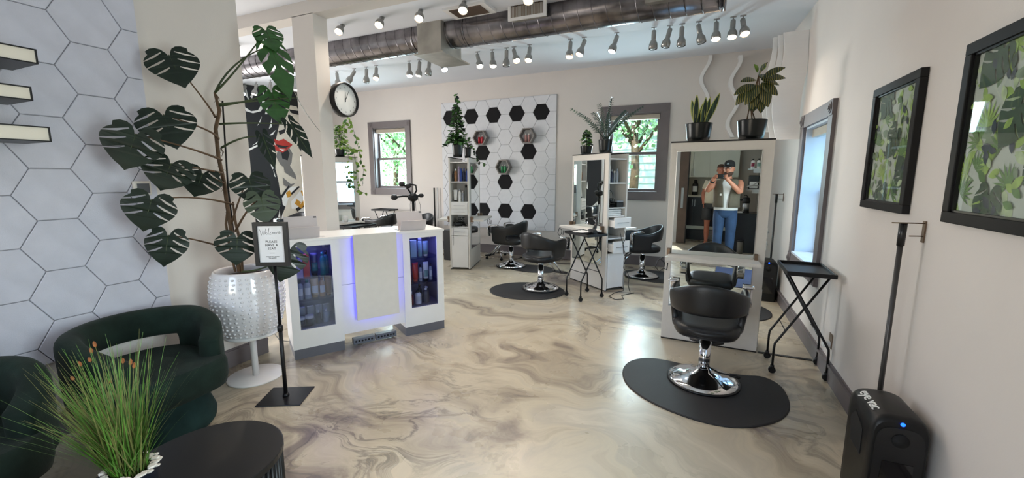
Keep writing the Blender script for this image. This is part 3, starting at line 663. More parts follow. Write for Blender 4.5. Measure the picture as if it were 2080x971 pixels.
def make_chair(label, loc, rz):
    t = thing('styling_chair', label, 'chair', loc, rz, 'black styling chairs')
    mb, plan, top = chair_mesh()
    obj('backrest', mb, M_leather, t, solid=.045, sub=2)
    # seat cushion
    m = MB(); R_ = []
    for z, k in ((.375, .80), (.385, .93), (.41, 1.), (.45, 1.), (.468, .93), (.473, .75)):
        r = []
        for i in range(28):
            a = 2*pi*i/28; c, s_ = cos(a), sin(a); e = .45
            x = .222*k*(abs(c)**e)*(1 if c > 0 else -1); y = .25*k*(abs(s_)**e)*(1 if s_ > 0 else -1)+.02
            if y < 0: x *= 1-.25*(y/.25)**2
            r.append(Vector((x, y, z)))
        R_.append(r)
    m.ring(R_); obj('seat', m, M_leather, t)
    for sg in (-1, 1):
        c = MB(); x = .262*.965*sg
        c.ring([[Vector((x-.034*sg*e, y, z)) for e in (-1, -.5, .5, 1) for _ in (0,)] for y, z in ((.10, .700), (.16, .704), (.22, .700), (.262, .688), (.278, .66), (.274, .59), (.266, .52))], close=False, caps=(False, False))
        obj('armrest_trim', c, M_chrome, t, solid=.010, label='chrome armrest trim')
    m = MB(); m.lathe([(.0, .05), (.04, .05), (.04, .30), (.036, .30), (.036, .385), (.11, .39), (.11, .40)], n=24); obj('pump_column', m, M_chrome, t)
    m = MB(); m.lathe([(.240, .006), (.232, .022), (.205, .035), (.13, .060), (.06, .078), (.045, .10)], n=40, caps=(False, True)); obj('base_dome', m, M_chrome, t)
    m = MB(); m.lathe([(.0, 0), (.250, 0), (.250, .010), (.238, .014)], n=40, caps=(False, False)); obj('base_ring', m, M_blackp, t)
    m = MB(); m.tube([(.03, 0, .11), (.10, -.05, .10), (.17, -.09, .115)], .006, 8); m.tube([(.17, -.09, .115), (.23, -.11, .118)], .011, 8); obj('pump_lever', m, M_black, t)
    m = MB()
    for sg in (-1, 1): m.tube([(.05*sg, .16, .40), (.05*sg, .30, .25), (.055*sg, .38, .16)], .011, 8)
    f = obj('footrest', m, M_chrome, t); m = MB(); m.lathe([(0, .145), (.13, .145), (.13, .16), (0, .163)], (0, .42, 0), 24, sy=.45); obj('foot_plate', m, M_blackp, f)
    obj('mechanism', MB().box(-.09, -.10, .375, .09, .12, .40), M_blackp, t)
    return t
CH = make_chair('black styling chair in the foreground, back to camera, before the nearest mirror', (.118, 3.215, .0125), radians(-3))
chairs = [((-1.86, 5.15), radians(-20), 'black styling chair with back cut-out on the round mat, left of the middle station'),
 ((-2.80, 6.28), radians(84), 'black styling chair facing left in front of the hexagon panel'),
 ((-.70, 6.42), radians(118), 'black styling chair facing left between middle station and nearest station'),
 ((-5.62, 6.42), radians(88), 'black styling chair seen above the reception desk, under the left back window'),
 ((-4.85, 6.55), radians(170), 'black styling chair mostly hidden behind the right tablet on the desk'),
 ((-7.2, 5.75), radians(200), 'dark styling chair in front of the mural, only its back above the left tablet')]
for (x, y), a, lb in chairs: dup(CH, (x, y, .0125), a, lb, 'black styling chairs')

# mats
def mat_obj(label, cx, cy, r, sy, rot, mat=M_mat, cut=None, name='floor_mat'):
    m = MB(); n = 56; P = []
    for k in range(n):
        a = 2*pi*k/n; x, y = r*cos(a), r*sy*sin(a)
        if cut is not None and y > cut*r*sy: y = cut*r*sy + (y-cut*r*sy)*.12
        c, s = cos(rot), sin(rot); P.append((cx+x*c-y*s, cy+x*s+y*c))
    m.convex(P, (0, 0, 0.0005), (1, 0, 0), (0, 1, 0), (0, 0, .010), inset=.005)
    return tag(obj(name, m, mat), label, 'mat')
MP = [on('z', 0, *q) for q in ((1310, 729), (1345, 732), (1400, 744), (1455, 756), (1510, 764), (1552, 768), (1588, 788), (1605, 826), (1590, 852), (1550, 866), (1490, 870), (1420, 857), (1350, 832), (1298, 804), (1270, 777), (1265, 752), (1280, 735))]
def smooth_loop(P, k=4):
    n = len(P); out = []
    for i in range(n):
        a, b, c, d = P[i-1], P[i], P[(i+1) % n], P[(i+2) % n]
        for j in range(k):
            s = j/k; out.append(.5*((2*b)+(c-a)*s+(2*a-5*b+4*c-d)*s*s+(3*b-a-3*c+d)*s**3))
    return out
m = MB(); m.convex([(p.x, p.y) for p in reversed(smooth_loop(MP))], (0, 0, .0005), (1, 0, 0), (0, 1, 0), (0, 0, .010), inset=.005); tag(obj('floor_mat', m, M_mat), 'black half-round rubber mat under the foreground styling chair', 'mat')
mat_obj('black round rubber mat under the chair left of the middle station', -1.99, 4.98, .50, .84, radians(12))
mat_obj('dark rubber mat under the chair before the hexagon panel', -2.42, 6.25, .42, .62, radians(-4))
mat_obj('dark rubber mat under the chair right of the middle station', -.50, 6.5, .52, .72, radians(-20))
mat_obj('dark rubber mat behind the nearest station beside the right wall', .50, 5.2, .33, 1.15, 0)
tag(obj('door_mat', MB().box(.08, .30, .0005, .60, 1.62, .010), M_matb, bevel=.003), 'blue-grey runner mat seen only in the nearest mirror', 'mat')

# stool
st = thing('rolling_stool', 'round black cushioned stool on chrome castor base beside the hexagon panel station', 'stool', (-3.30, 6.86, 0))
m = MB(); m.lathe([(0, .47), (.17, .475), (.185, .49), (.185, .555), (.165, .58), (0, .585)], n=28); obj('seat', m, M_leather, st)
m = MB(); m.lathe([(.018, .08), (.018, .30), (.028, .30), (.028, .46), (.07, .47)], n=16); obj('gas_column', m, M_chrome, st)
for k in range(5):
    a = 2*pi*k/5+.3; m = MB(); m.tube([(.02*cos(a), .02*sin(a), .10), (.14*cos(a), .14*sin(a), .11), (.25*cos(a), .25*sin(a), .06)], [.018, .015, .012], 8); l = obj('leg', m, M_chrome, st)
    m = MB(); m.sphere((.25*cos(a), .25*sin(a), .028), .028, 10, 6); obj('castor', m, M_black, l)
m = MB(); m.tube([(.03, 0, .44), (.14, .02, .43), (.17, .02, .42)], .005, 6); obj('height_lever', m, M_black, st)
tag(obj('waste_bin', MB().box(-4.15, 6.30, 0, -3.95, 6.55, .55), M_blackp, bevel=.012), 'tall black bin left of the hexagon panel station', 'bin')

# ------------------------------------------------------------------ tray trolleys
def make_tray(label, loc, rz, h=.80):
    t = thing('tray_trolley', label, 'trolley', loc, rz, 'folding tray trolleys')
    m = MB(); W, D = .275, .45; z = h
    m.box(-W/2, -D/2, z-.008, W/2, D/2, z); tr = obj('tray', m, M_black, t)
    m = MB()
    for a in ((-W/2-.012, -D/2-.012, W/2+.012, -D/2), (-W/2-.012, D/2, W/2+.012, D/2+.012), (-W/2-.012, -D/2, -W/2, D/2), (W/2, -D/2, W/2+.012, D/2)): m.box(a[0], a[1], z-.010, a[2], a[3], z+.022)
    obj('tray_rim', m, M_black, tr, bevel=.004)
    zt = h-.018; w2 = .17
    for y, in ((-.145,), (.145,)):
        for sg in (-1, 1):
            m = MB(); yy = y+sg*.011
            m.tube([(-.125*sg, yy, zt), (w2*sg*1.0, yy, .24), (w2*sg*1.02, yy, .20), (w2*sg*1.02, yy, .055)], .0085, 8); l = obj('leg', m, M_black, t)
            m = MB(); m.cyl((w2*sg*1.02, yy-.012, .026), (w2*sg*1.02, yy+.012, .026), .025, n=14); m.cyl((w2*sg*1.02, yy, .04), (w2*sg*1.02, yy, .065), .014, n=8); obj('castor', m, M_black, l)
    for sg in (-1, 1):
        m = MB(); m.cyl((-w2*sg*-.62, -.145, .335), (-w2*sg*-.62, .145, .335), .004, n=6); obj('crossbar', m, M_black, t)
    return t
TR = make_tray('black folding tray trolley with an empty tray against the right wall', (.782, 3.735, 0), radians(-1))
dup(TR, (-1.235, 5.03, 0), radians(52), 'black folding tray trolley loaded with cloth and tools before the middle station')
dup(TR, (-6.02, 6.95, 0), radians(90), 'black folding tray trolley under the left back window')
dup(TR, (-4.42, 4.50, 0), radians(0), 'black folding tray trolley between the column and the far left station')
# items on the loaded tray
T2 = (-1.23, 5.02)
t = thing('cloth', 'crumpled white cloth on the loaded tray trolley', 'cloth', (T2[0]-.04, T2[1]+.03, .80))
m = MB(); n = 14; rnd = random.Random(3); vs = []
for i in range(n):
    for j in range(n): vs.append(((i/(n-1)-.5)*.24, (j/(n-1)-.5)*.18, .02+.03*rnd.random()*sin(pi*i/(n-1))*sin(pi*j/(n-1))))
m.add(vs, [(i*n+j, (i+1)*n+j, (i+1)*n+j+1, i*n+j+1) for i in range(n-1) for j in range(n-1)], True); obj('cloth_sheet', m, C_wht, t, solid=.006, sub=1)
dryer((T2[0]+.10, T2[1]-.05, .801), 2.2, 'black hair dryer lying at the right end of the loaded tray')
t = thing('hair_clipper', 'small black clipper with silver head on the loaded tray', 'clipper', (T2[0]-.13, T2[1]+.02, .801), .6)
m = MB(); m.tube([(-.07, 0, .018), (0, 0, .02), (.06, 0, .018)], [.014, .02, .018], 10); obj('handle', m, M_blackp, t); m = MB(); m.box(.06, -.018, .008, .085, .018, .028); obj('blade', m, M_steel, t)
t = thing('hair_brush', 'black round hair brush standing up at the right of the loaded tray', 'brush', (-1.13, 4.96, .80), .3)
m = MB(); m.tube([(0, 0, .02), (.03, .05, .09), (.05, .08, .16)], [.024, .022, .010], 10); obj('brush_head', m, M_blackp, t); m = MB(); m.tube([(.05, .08, .16), (.06, .10, .22)], .009, 8); obj('handle', m, M_blackp, t)
# drooping cables at station 2
q0 = local(S2, .90, .20, .80); fl_ = local(S2, .80, .26, .02)
cables([wiggle(q0, (q0.x+.02, q0.y-.05, .03), 8, .03, 5, 0)+[Vector((q0.x-.08, q0.y-.12, .008)), Vector((q0.x-.12, q0.y-.30, .006)), Vector((q0.x-.02, q0.y-.42, .006)), Vector((q0.x+.07, q0.y-.35, .006)), Vector((q0.x+.02, q0.y-.2, .006)), Vector((q0.x+.15, q0.y-.02, .006))],
        wiggle(local(S2, .92, .10, .80), (q0.x+.10, q0.y-.02, .01), 9, .035, 9, 0)], 'power_cable', 'black cables hanging from middle station and looping on the floor', 'cable', r=.0045)
# hooks and plugs at ledge ends
def cordloop(p, s, label):
    p = Vector(p); cables([[p, p+Vector((-.04*s, 0, -.03)), p+Vector((-.06*s, -.01, -.09)), p+Vector((-.03*s, 0, -.13)), p+Vector((.01, 0, -.10)), p+Vector((.015, 0, -.05)), p+Vector((-.02*s, .0, -.02))],
            [p+Vector((.01, 0, -.10)), p+Vector((.035, .0, -.115)), p+Vector((.04, 0, -.05))]], 'appliance_cord', label, 'cord', r=.005)
cordloop(local(S1, .0, -.16, .80), 1, 'looped black appliance cord hanging at the left end of the nearest ledge')
cordloop(local(S2, .0, -.18, .785), .7, 'black hook cord hanging at the left end of the middle station ledge')
cordloop(local(S3, .02, .50, .785), .6, 'small hook cord at the right end of the hexagon station ledge')
cordloop(local(S4, .74, -.18, .785), -.6, 'black hook cord under the ledge of the far left station')
# ================================================================== RECEPTION DESK
DG = radians(57.6); DA = (-2.95, 2.24)
desk = thing('reception_desk', 'white reception desk with two lit glass display windows and blue glowing centre panel', 'reception desk', (DA[0], DA[1], 0), DG)
# local: x along the front, y inward (+y is away from the customer), front face at y = 0
M_led = pm('blue_led_strip', (70, 60, 255), .4, emit=(74, 70, 255), estr=5, var=0)
LG, RG = (.065, .333, .245, .940), (1.012, 1.279, .265, .933)
def cabinet(x0, x1, g, nm):
    m = MB(); D = .42
    m.box(x0, 0, .085, g[0], .02, 1.0); m.box(g[1], 0, .085, x1, .02, 1.0); m.box(g[0], 0, .085, g[1], .02, g[2]); m.box(g[0], 0, g[3], g[1], .02, 1.0)
    m.box(x0, .02, .085, x0+.018, D, .98); m.box(x1-.018, .02, .085, x1, D, .98); m.box(x0, D-.015, .085, x1, D, .98); m.box(x0+.018, .02, .20, x1-.018, D-.015, g[2]-.002)
    m.box(x0+.018, .02, .955, x1-.018, D-.015, .98)
    c = obj(nm, m, M_white, desk)
    s = MB()
    for x in (g[0]+.03 if x0 < .5 else g[0]-.055, ): pass
    obj('display_glass', MB().box(g[0], .006, g[2], g[1], .010, g[3]), M_cab, c)
    for z in ((.475, .66) if x0 < .5 else (.485, .725)): obj('glass_shelf', MB().box(x0+.02, .03, z, x1-.02, D-.02, z+.006), M_cab, c)
    obj('plinth', MB().box(x0+.004, .004, 0, x1-.004, D-.01, .085), M_grey, desk)
    li = MB(); li.box(x0+.0185, D-.018, .20, x1-.0185, D-.0155, .95); li.box(x0+.0185, .021, g[2]-.002, x1-.0185, D-.018, g[2]+.001); li.box(x0+.0182, .021, g[2], x0+.0205, D-.018, .95); li.box(x1-.0205, .021, g[2], x1-.0182, D-.018, .95)
    obj('cabinet_lining', li, col('dark_cabinet_lining', (128, 130, 146)), c)  # grey sheets added to darken the white cabinet interior
    l = obj('cabinet_light', MB().box(x0+.05, .06, .946, x1-.05, .075, .955), M_led, c)
    b = MB(); b.cyl((g[1]-.05, .05, .955), (g[1]-.05, .05, .91), .010, n=8); obj('light_fitting', b, M_steel, c)
    return c
cabinet(0, .40, LG, 'left_cabinet'.replace('left_', 'display_')); cabinet(.945, 1.345, RG, 'display_cabinet')
obj('desk_top', MB().box(-.01, -.012, .98, 1.355, .45, 1.002), M_white, desk, bevel=.002)
obj('centre_panel', MB().box(.40, .012, .135, .945, .03, .98), M_white, desk)
obj('panel_joint', MB().box(.40, .0105, .575, .945, .0125, .579), M_groove, desk)
obj('raised_panel', MB().box(.50, -.062, .262, .872, -.044, 1.012), M_cream, desk, bevel=.002)
m = MB()
for a in ((.512, .512+.012, .28, .995), (.848, .860, .28, .995), (.524, .848, .28, .292)): m.box(a[0], -.040, a[2], a[1], -.020, a[3])
obj('led_strip', m, M_led, desk)
obj('panel_spacer', MB().box(.56, -.044, .34, .80, .012, .96), M_white, desk)
for x0, x1 in ((.475, .665), (.675, .865)):
    p = obj('power_strip', MB().box(x0, .03, .012, x1, .09, .066), col('grey_power_strip', (96, 100, 110)), desk, bevel=.004)
    for k in range(6): obj('socket', MB().tube([(x0+.022+k*.028, .03, .04), (x0+.022+k*.028, .0275, .04)], .009, 10), M_dark, p)
for k, x in enumerate((.20, 1.145)):
    q = desk.matrix_basis @ Vector((x, .12, .93)); light('cabinet_blue_light', 'AREA', q, 1.2, (.28, .26, 1), q-Vector((0, 0, 1)), shape='RECTANGLE', size=.28, size_y=.08)
def on_desk(kind, x, y, z, r, h, b, c, label, group, lm=None, rz=0):
    product(kind, r, h, b, c, desk.matrix_basis @ Vector((x, y, z)), DG+rz, label, group, lm=lm)
C_wood = col('beige_tube', (186, 160, 128)); C_pale = col('pale_mint_plastic', (158, 188, 178))
W_ = 'in the left display window'
G1 = 'products in the left display window'
on_desk('box', .095, .10, .666, .026, .16, C_lav, C_lav, 'pale lavender carton, top row far left '+W_, G1)
on_desk('box', .152, .12, .666, .024, .19, C_org, C_org, 'orange red tall carton, top row '+W_, G1)
on_desk('tube', .215, .13, .666, .028, .195, C_navy, C_blk, 'dark navy tube, top row '+W_, G1, C_teal)
on_desk('plain', .278, .11, .666, .021, .20, C_teal, C_teal, 'teal bottle, top row '+W_, G1)
on_desk('plain', .316, .16, .666, .021, .20, C_teal, C_blk, 'dark teal bottle at right edge, top row '+W_, G1)
on_desk('plain', .088, .10, .481, .026, .165, C_grey, C_navy, 'grey bottle with navy cap, middle row far left '+W_, G1, C_lab)
on_desk('plain', .145, .10, .481, .026, .165, C_grey, C_teal, 'grey bottle with teal cap, middle row '+W_, G1, C_lab)
on_desk('tube', .205, .12, .481, .029, .175, C_wood, C_tan, 'beige squeeze tube, middle row '+W_, G1, C_lab)
on_desk('plain', .262, .11, .481, .024, .17, C_tan, C_maroon, 'tan bottle with crimson cap, middle row '+W_, G1, C_lab)
on_desk('tube', .315, .13, .481, .026, .17, C_tan, C_maroon, 'tan and maroon tube, middle row right '+W_, G1)
for i, (x, nm) in enumerate(((.10, 'left'), (.17, 'second'), (.235, 'third'), (.295, 'right'))): on_desk('box', x, .20, .252, .026, .13, C_grey, C_wht, 'pale clear carton, bottom back row, %s, %s' % (nm, W_), G1)
on_desk('jar', .085, .10, .252, .026, .075, C_slate, C_wht, 'dark jar with white lid, bottom row far left '+W_, G1)
on_desk('jar', .145, .09, .252, .032, .085, C_slate, C_wht, 'wide dark jar with white lid, bottom row '+W_, G1)
on_desk('pump', .215, .10, .252, .022, .12, C_slate, C_wht, 'small dark pump bottle, bottom row '+W_, G1)
on_desk('pump', .275, .10, .252, .022, .12, C_grey, C_wht, 'small grey pump bottle, bottom row right '+W_, G1)
W_ = 'in the right display window'; G1 = 'products in the right display window'
on_desk('tube', 1.035, .14, .731, .022, .15, C_sage, C_wht, 'sage tube, top row left '+W_, G1)
on_desk('box', 1.09, .13, .731, .030, .16, C_pale, C_pale, 'pale mint carton, top row '+W_, G1, C_lab)
on_desk('can', 1.16, .13, .731, .020, .18, C_sage, C_grey, 'sage spray can, top row '+W_, G1)
on_desk('tube', 1.215, .13, .731, .024, .145, C_sage, C_wht, 'sage tube, top row right of the spray can '+W_, G1)
on_desk('plain', 1.03, .10, .491, .022, .17, C_red, C_red, 'coral red bottle, middle row left '+W_, G1)
on_desk('plain', 1.055, .16, .491, .022, .19, C_red, C_org, 'coral red bottle behind, middle row '+W_, G1)
on_desk('tube', 1.10, .12, .491, .027, .185, C_red, C_red, 'coral red tube, middle row '+W_, G1)
on_desk('plain', 1.145, .10, .491, .017, .165, C_grey, C_blk, 'grey bottle with black cap, middle row '+W_, G1, C_lab)
on_desk('tube', 1.20, .10, .491, .024, .185, C_wht, C_blk, 'white tube with green label, middle row '+W_, G1, C_sage)
on_desk('plain', 1.25, .10, .491, .017, .165, C_grey, C_blk, 'grey bottle with black cap, middle row right edge '+W_, G1, C_lab)
on_desk('plain', 1.06, .18, .272, .026, .15, C_grey, C_blk, 'dark capped bottle, bottom back row '+W_, G1)
on_desk('plain', 1.165, .19, .272, .022, .165, C_slate, C_blk, 'second dark capped bottle, bottom back row '+W_, G1)
on_desk('pump', 1.035, .09, .272, .028, .135, C_maroon, C_wht, 'maroon pump bottle, bottom row '+W_, G1)
on_desk('plain', 1.11, .09, .272, .032, .135, C_wht, C_blk, 'white bottle with black cap, bottom row '+W_, G1, C_lab)
on_desk('pump', 1.195, .10, .272, .033, .16, C_slate, C_wht, 'slate grey pump bottle, bottom row right '+W_, G1)
# tablets on stands
def tablet(x, label):
    t = thing('tablet_computer', label, 'tablet', desk.matrix_basis @ Vector((x, .10, 1.002)), DG)
    M = Matrix.Rotation(radians(-16), 4, 'X'); m = MB(); m.T = M; m.box(-.125, 0, 0.004, .125, .008, .178); b = obj('tablet_back', m, col('rose_grey_cover', (198, 190, 190), rough=.45), t, bevel=.003)
    m = MB(); m.T = M; m.box(.095, -.003, .160, .118, .0, .171); obj('camera_bump', m, M_blackp, b, label='black camera bump')
    m = MB(); m.add([(-.125, .02, .001), (.125, .02, .001), (.125, .15, .001), (-.125, .15, .001), (-.125, .02, .007), (.125, .02, .007), (.125, .15, .007), (-.125, .15, .007)], [(0, 3, 2, 1), (4, 5, 6, 7), (0, 1, 5, 4), (1, 2, 6, 5), (2, 3, 7, 6), (3, 0, 4, 7)]); obj('tablet_keyboard', m, C_grey, t)
    m = MB(); m.T = Matrix.Translation((0, -.045, 0)) @ Matrix.Rotation(radians(22), 4, 'X'); m.box(-.122, 0, 0, .122, .004, .10); obj('kickstand', m, MATS['rose_grey_cover'], t)
tablet(.14, 'pale grey tablet propped on the left end of the reception desk'); tablet(1.07, 'pale grey tablet propped on the right end of the reception desk')
t = thing('speaker_puck', 'small round black camera speaker beside the left tablet', 'speaker', desk.matrix_basis @ Vector((.01, .06, 1.002)), DG)
m = MB(); m.cyl((0, 0, 0.0), (0, 0, .03), .008, n=8); m.tube([(0, -.01, .055), (0, .012, .055)], .026, 24); obj('puck_body', m, M_blackp, t); m = MB()
for r in (.020, .012): m.tube([(r*cos(a), -.012, .055+r*sin(a)) for a in [i*pi/10 for i in range(21)]], .0015, 4)
obj('ring_detail', m, M_steel, t)
cables([wiggle(desk.matrix_basis @ Vector((.05, .06, 1.02)), desk.matrix_basis @ Vector((.30, .05, 1.006)), 5, .004, 3, 0)], 'charging_cable', 'thin grey charging cable on the left end of reception desk', 'cable', mat=C_grey, r=.0018)

# ================================================================== SIGN STAND
SG = radians(57); sp = (-2.505, 1.815)
t = thing('sign_stand', 'black floor sign stand with framed welcome notice in front of the white planter', 'sign stand', (sp[0], sp[1], 0), radians(28))
m = MB(); m.box(-.145, -.125, 0, .145, .125, .008); obj('base_plate', m, M_black, t, bevel=.004)
m = MB(); m.cyl((0, 0, .008), (0, 0, .50), .013, n=14); m.cyl((0, 0, .50), (0, 0, .93), .010, n=14); m.lathe([(.010, .47), (.018, .475), (.018, .51), (.010, .52)], n=14); m.lathe([(.022, .008), (.02, .02), (.013, .03)], n=14); obj('pole', m, M_black, t)
fz0, fz1, fw = .925, 1.21, .105; TL = Matrix.Rotation(radians(-10), 4, 'X')
fr = MB(); y0 = -.034
for a in ((-fw, -fw+.024, fz0, fz1), (fw-.024, fw, fz0, fz1), (-fw+.024, fw-.024, fz0, fz0+.024), (-fw+.024, fw-.024, fz1-.024, fz1)): fr.box(a[0], -.030, a[2], a[1], -.012, a[3])
fr.box(-fw, -.012, fz0, fw, .0, fz1); fo = obj('sign_frame', fr, M_black, t)
obj('sign_back_holder', MB().box(-fw+.01, 0, fz0+.01, fw-.03, .03, fz1-.02), M_black, t, bevel=.003)
pap = obj('notice_sheet', MB().box(-fw+.024, -.018, fz0+.024, fw-.024, -.014, fz1-.024), col('paper_white', (226, 226, 230), rough=.25), fo)
def tx(s, size, z, sh=0, name='lettering', fs=1.):
    mb = text_mb(s, size, Matrix.Translation((0, -.0188, z)) @ Matrix.Rotation(pi/2, 4, 'X'), shear=sh, font_space=fs); obj(name, mb, M_black, fo)
for s, z in (('PLEASE', 1.083), ('HAVE A', 1.060), ('SEAT', 1.037)): tx(s, .021, z, fs=1.12)
tx('SOMEONE WILL BE WITH', .0072, .985); tx('YOU SHORTLY', .0072, .976)
m = MB()
for z in (1.107, 1.008): m.box(-.016, -.0188, z, .016, -.018, z+.0012)
obj('rule_line', m, M_black, fo)
# cursive Welcome as strokes
S_ = [[(0, .9), (.05, .55), (.12, .05), (.2, .35), (.3, .75), (.33, .3), (.38, .05), (.5, .5), (.62, 1.0)], [(.52, .22), (.62, .32), (.66, .45), (.58, .48), (.54, .3), (.6, .08), (.72, .18), (.84, .6), (.9, .98), (.84, 1.0), (.8, .6), (.8, .15), (.88, .1), (.98, .3), (1.08, .45), (1.0, .46), (.96, .25), (1.02, .08), (1.14, .22), (1.2, .42), (1.28, .4), (1.28, .16), (1.2, .12), (1.18, .3), (1.26, .42), (1.38, .36), (1.42, .1), (1.45, .35), (1.52, .42), (1.56, .12), (1.59, .36), (1.67, .42), (1.70, .14), (1.80, .2), (1.88, .38), (1.84, .46), (1.78, .3), (1.82, .12), (2.0, .25)]]
m = MB()
for s in S_: m.tube([(-.066+x*.065, -.0186, 1.122+y*.046+x*.004) for x, y in s], .0011, 5, flat=.6)
obj('lettering', m, M_black, fo)

# ================================================================== PLANTER AND MONSTERA
PC = (-2.985, 1.935)
t = thing('plant_stand', 'white pedestal stand with round base under the dotted planter', 'plant stand', (PC[0], PC[1], 0))
m = MB(); m.lathe([(0, 0), (.19, 0), (.19, .008), (.185, .012), (0, .012)], n=48); obj('round_base', m, M_white, t)
m = MB(); m.lathe([(.022, .012), (.022, .34)], n=18); obj('post', m, M_white, t)
m = MB(); m.lathe([(0, .340), (.18, .340), (.18, .354), (0, .354)], n=48); obj('round_top', m, M_white, t)
t = thing('planter_pot', 'large glossy white ceramic planter covered in raised dots', 'planter', (PC[0], PC[1], .355))
prof = [(.0, 0), (.165, 0), (.19, .03), (.218, .12), (.236, .22), (.240, .30), (.232, .38), (.212, .46), (.205, .475), (.197, .478), (.190, .465), (.205, .38), (.20, .40), (0, .40)]
prof = [(0, 0), (.160, 0), (.186, .03), (.214, .12), (.232, .22), (.236, .30), (.228, .38), (.208, .465), (.203, .478), (.192, .480), (.186, .468), (.195, .42)]
m = MB(); m.lathe(prof, n=64, caps=(True, False)); obj('pot_body', m, M_ceram, t)
def prr(z):
    for (r0, z0), (r1, z1) in zip(prof[1:9], prof[2:9]):
        if z0 <= z <= z1: return r0+(r1-r0)*(z-z0)/(z1-z0)
    return .2
m = MB()
for i in range(32):
    for k in range(15):
        z = .02+k*.030; a = 2*pi*(i+(.18 if k % 2 else 0))/32; r = prr(z)
        m.sphere((r*cos(a), r*sin(a), z), .0105, 6, 4, sc=(1, 1, .9))
obj('raised_dots', m, M_ceram, t, kind='stuff')
m = MB(); m.lathe([(0, .425), (.194, .42)], n=32, caps=(False, False)); m.lathe([(0, .424), (.05, .43), (.12, .428), (.193, .42)], n=32, caps=(False, False)); obj('potting_soil', m, M_soil, t)

def leaf_outline(nl=4, cut=.74):
    "half outline of a monstera leaf, midrib on +y from 0 to 1, half width about .5"
    def w(t): # half width along t from -.2..1
        if t < -.2: return 0
        s = (t+.2)/1.2; return .62*(max(0, sin(pi*min(1, s**.72)))**.75)*(1-.12*s)
    pts = [(0.02, .02), (.05, -.08), (.12, -.20), (.22, -.26), (.34, -.25), (.45, -.17)]
    t0 = -.08; t1 = .80; step = (t1-t0)/nl
    for i in range(nl):
        a = t0+i*step; b = a+step
        for q in (.12, .5, .88): pts.append((w(a+step*q), a+step*q+.0))
        if i < nl-1:
            x = w(b); inn = x*(1-cut); dy = -.25+.03*i
            pts += [(x*.985, b-.020), (x*.80, b+dy*.20-.026), (x*.55, b+dy*.46-.038), (inn, b+dy-.004), (inn*.88, b+dy+.026), (x*.56, b+dy*.46+.038), (x*.80, b+dy*.2+.022), (x*.985, b+.010)]
    pts += [(w(.86), .86), (w(.93)*.8, .94), (.0, 1.04)]
    return pts
LO = leaf_outline()
def monstera_leaf(name, parent, base, tip, width, nrm, mat=M_leafd, fold=.12, droop=.10, lo=LO):
    base, tip, nrm = Vector(base), Vector(tip), Vector(nrm)
    v = tip-base; Ln = v.length; M = Matrix.Identity(4); vy = v.normalized(); vx = vy.cross(nrm).normalized(); vz = vx.cross(vy)
    M = Matrix((vx, vy, vz)).transposed().to_4x4(); M.translation = base
    sx = width/1.15
    def P(x, y):
        ax = abs(x); z = fold*ax*sx*1.2-droop*Ln*y*y-.25*sx*ax*ax; return M @ Vector((x*sx, y*Ln, z))
    mb = MB(); ring = lo+[(-x, y) for x, y in reversed(lo)][1:-0 or None]
    ring = lo+[(-x, y) for x, y in reversed(lo[:-1])]
    tri = tessellate_polygon([[Vector((x*sx, y*Ln, 0)) for x, y in ring]])
    top = [P(x, y) for x, y in ring]; n = len(top)
    bot = [p-vz*.0022 for p in top]
    fs = [tuple(t_) for t_ in tri]; a, b, c = [Vector((ring[i][0], ring[i][1], 0)) for i in fs[0]]
    if (b-a).cross(c-a).z < 0: fs = [tuple(reversed(f)) for f in fs]
    mb.add(top+bot, fs+[tuple(reversed([i+n for i in f])) for f in fs]+[(i, (i+1) % n, (i+1) % n+n, i+n) for i in range(n)], False)
    lf = obj(name, mb, mat, parent, world=True)
    r = MB(); r.tube([P(0, y)+vz*.001 for y in (0, .25, .5, .75, .95)], [.004, .0035, .003, .002, .001], 5)
    obj('midrib', r, M_stem, lf, world=True); return P(0, 0)
mon = thing('monstera_plant', 'tall split-leaf monstera climbing a pole in the white dotted planter', 'plant', (PC[0], PC[1], .78))
toCam = Vector((.86, -.50, .12))
DP = 2.93
def pp(px, py, dep=DP): return deep(dep, px, py)
stems = [[(486, 552), (481, 520), (470, 470), (462, 420), (455, 370), (444, 320), (438, 262), (446, 225), (436, 188)], [(492, 552), (490, 500), (478, 450), (473, 410)], [(478, 552), (466, 500), (459, 455), (462, 420)]]
for s, r in zip(stems, (.013, .009, .008)):
    m = MB(); m.tube([pp(*q) for q in s], [r]*(len(s)-1)+[r*.6], 8); obj('stem', m, M_bark, mon, world=True)
m = MB(); m.tube([pp(484, 552, 2.97), pp(463, 380, 2.97), pp(452, 205, 2.97)], .006, 8); obj('support_pole', m, M_black, mon, world=True)
m = MB(); rnd = random.Random(5)
for q in ((438, 190), (440, 262), (447, 330), (455, 372), (462, 415), (448, 300)):
    p = pp(*q)
    for k in range(3): m.tube([p, p+Vector((rnd.uniform(-.02, .02), rnd.uniform(-.02, .02), -.03)), p+Vector((rnd.uniform(-.03, .03), rnd.uniform(-.03, .03), -.06))], [.0025, .002, .001], 4)
obj('aerial_roots', m, M_bark, mon, world=True)
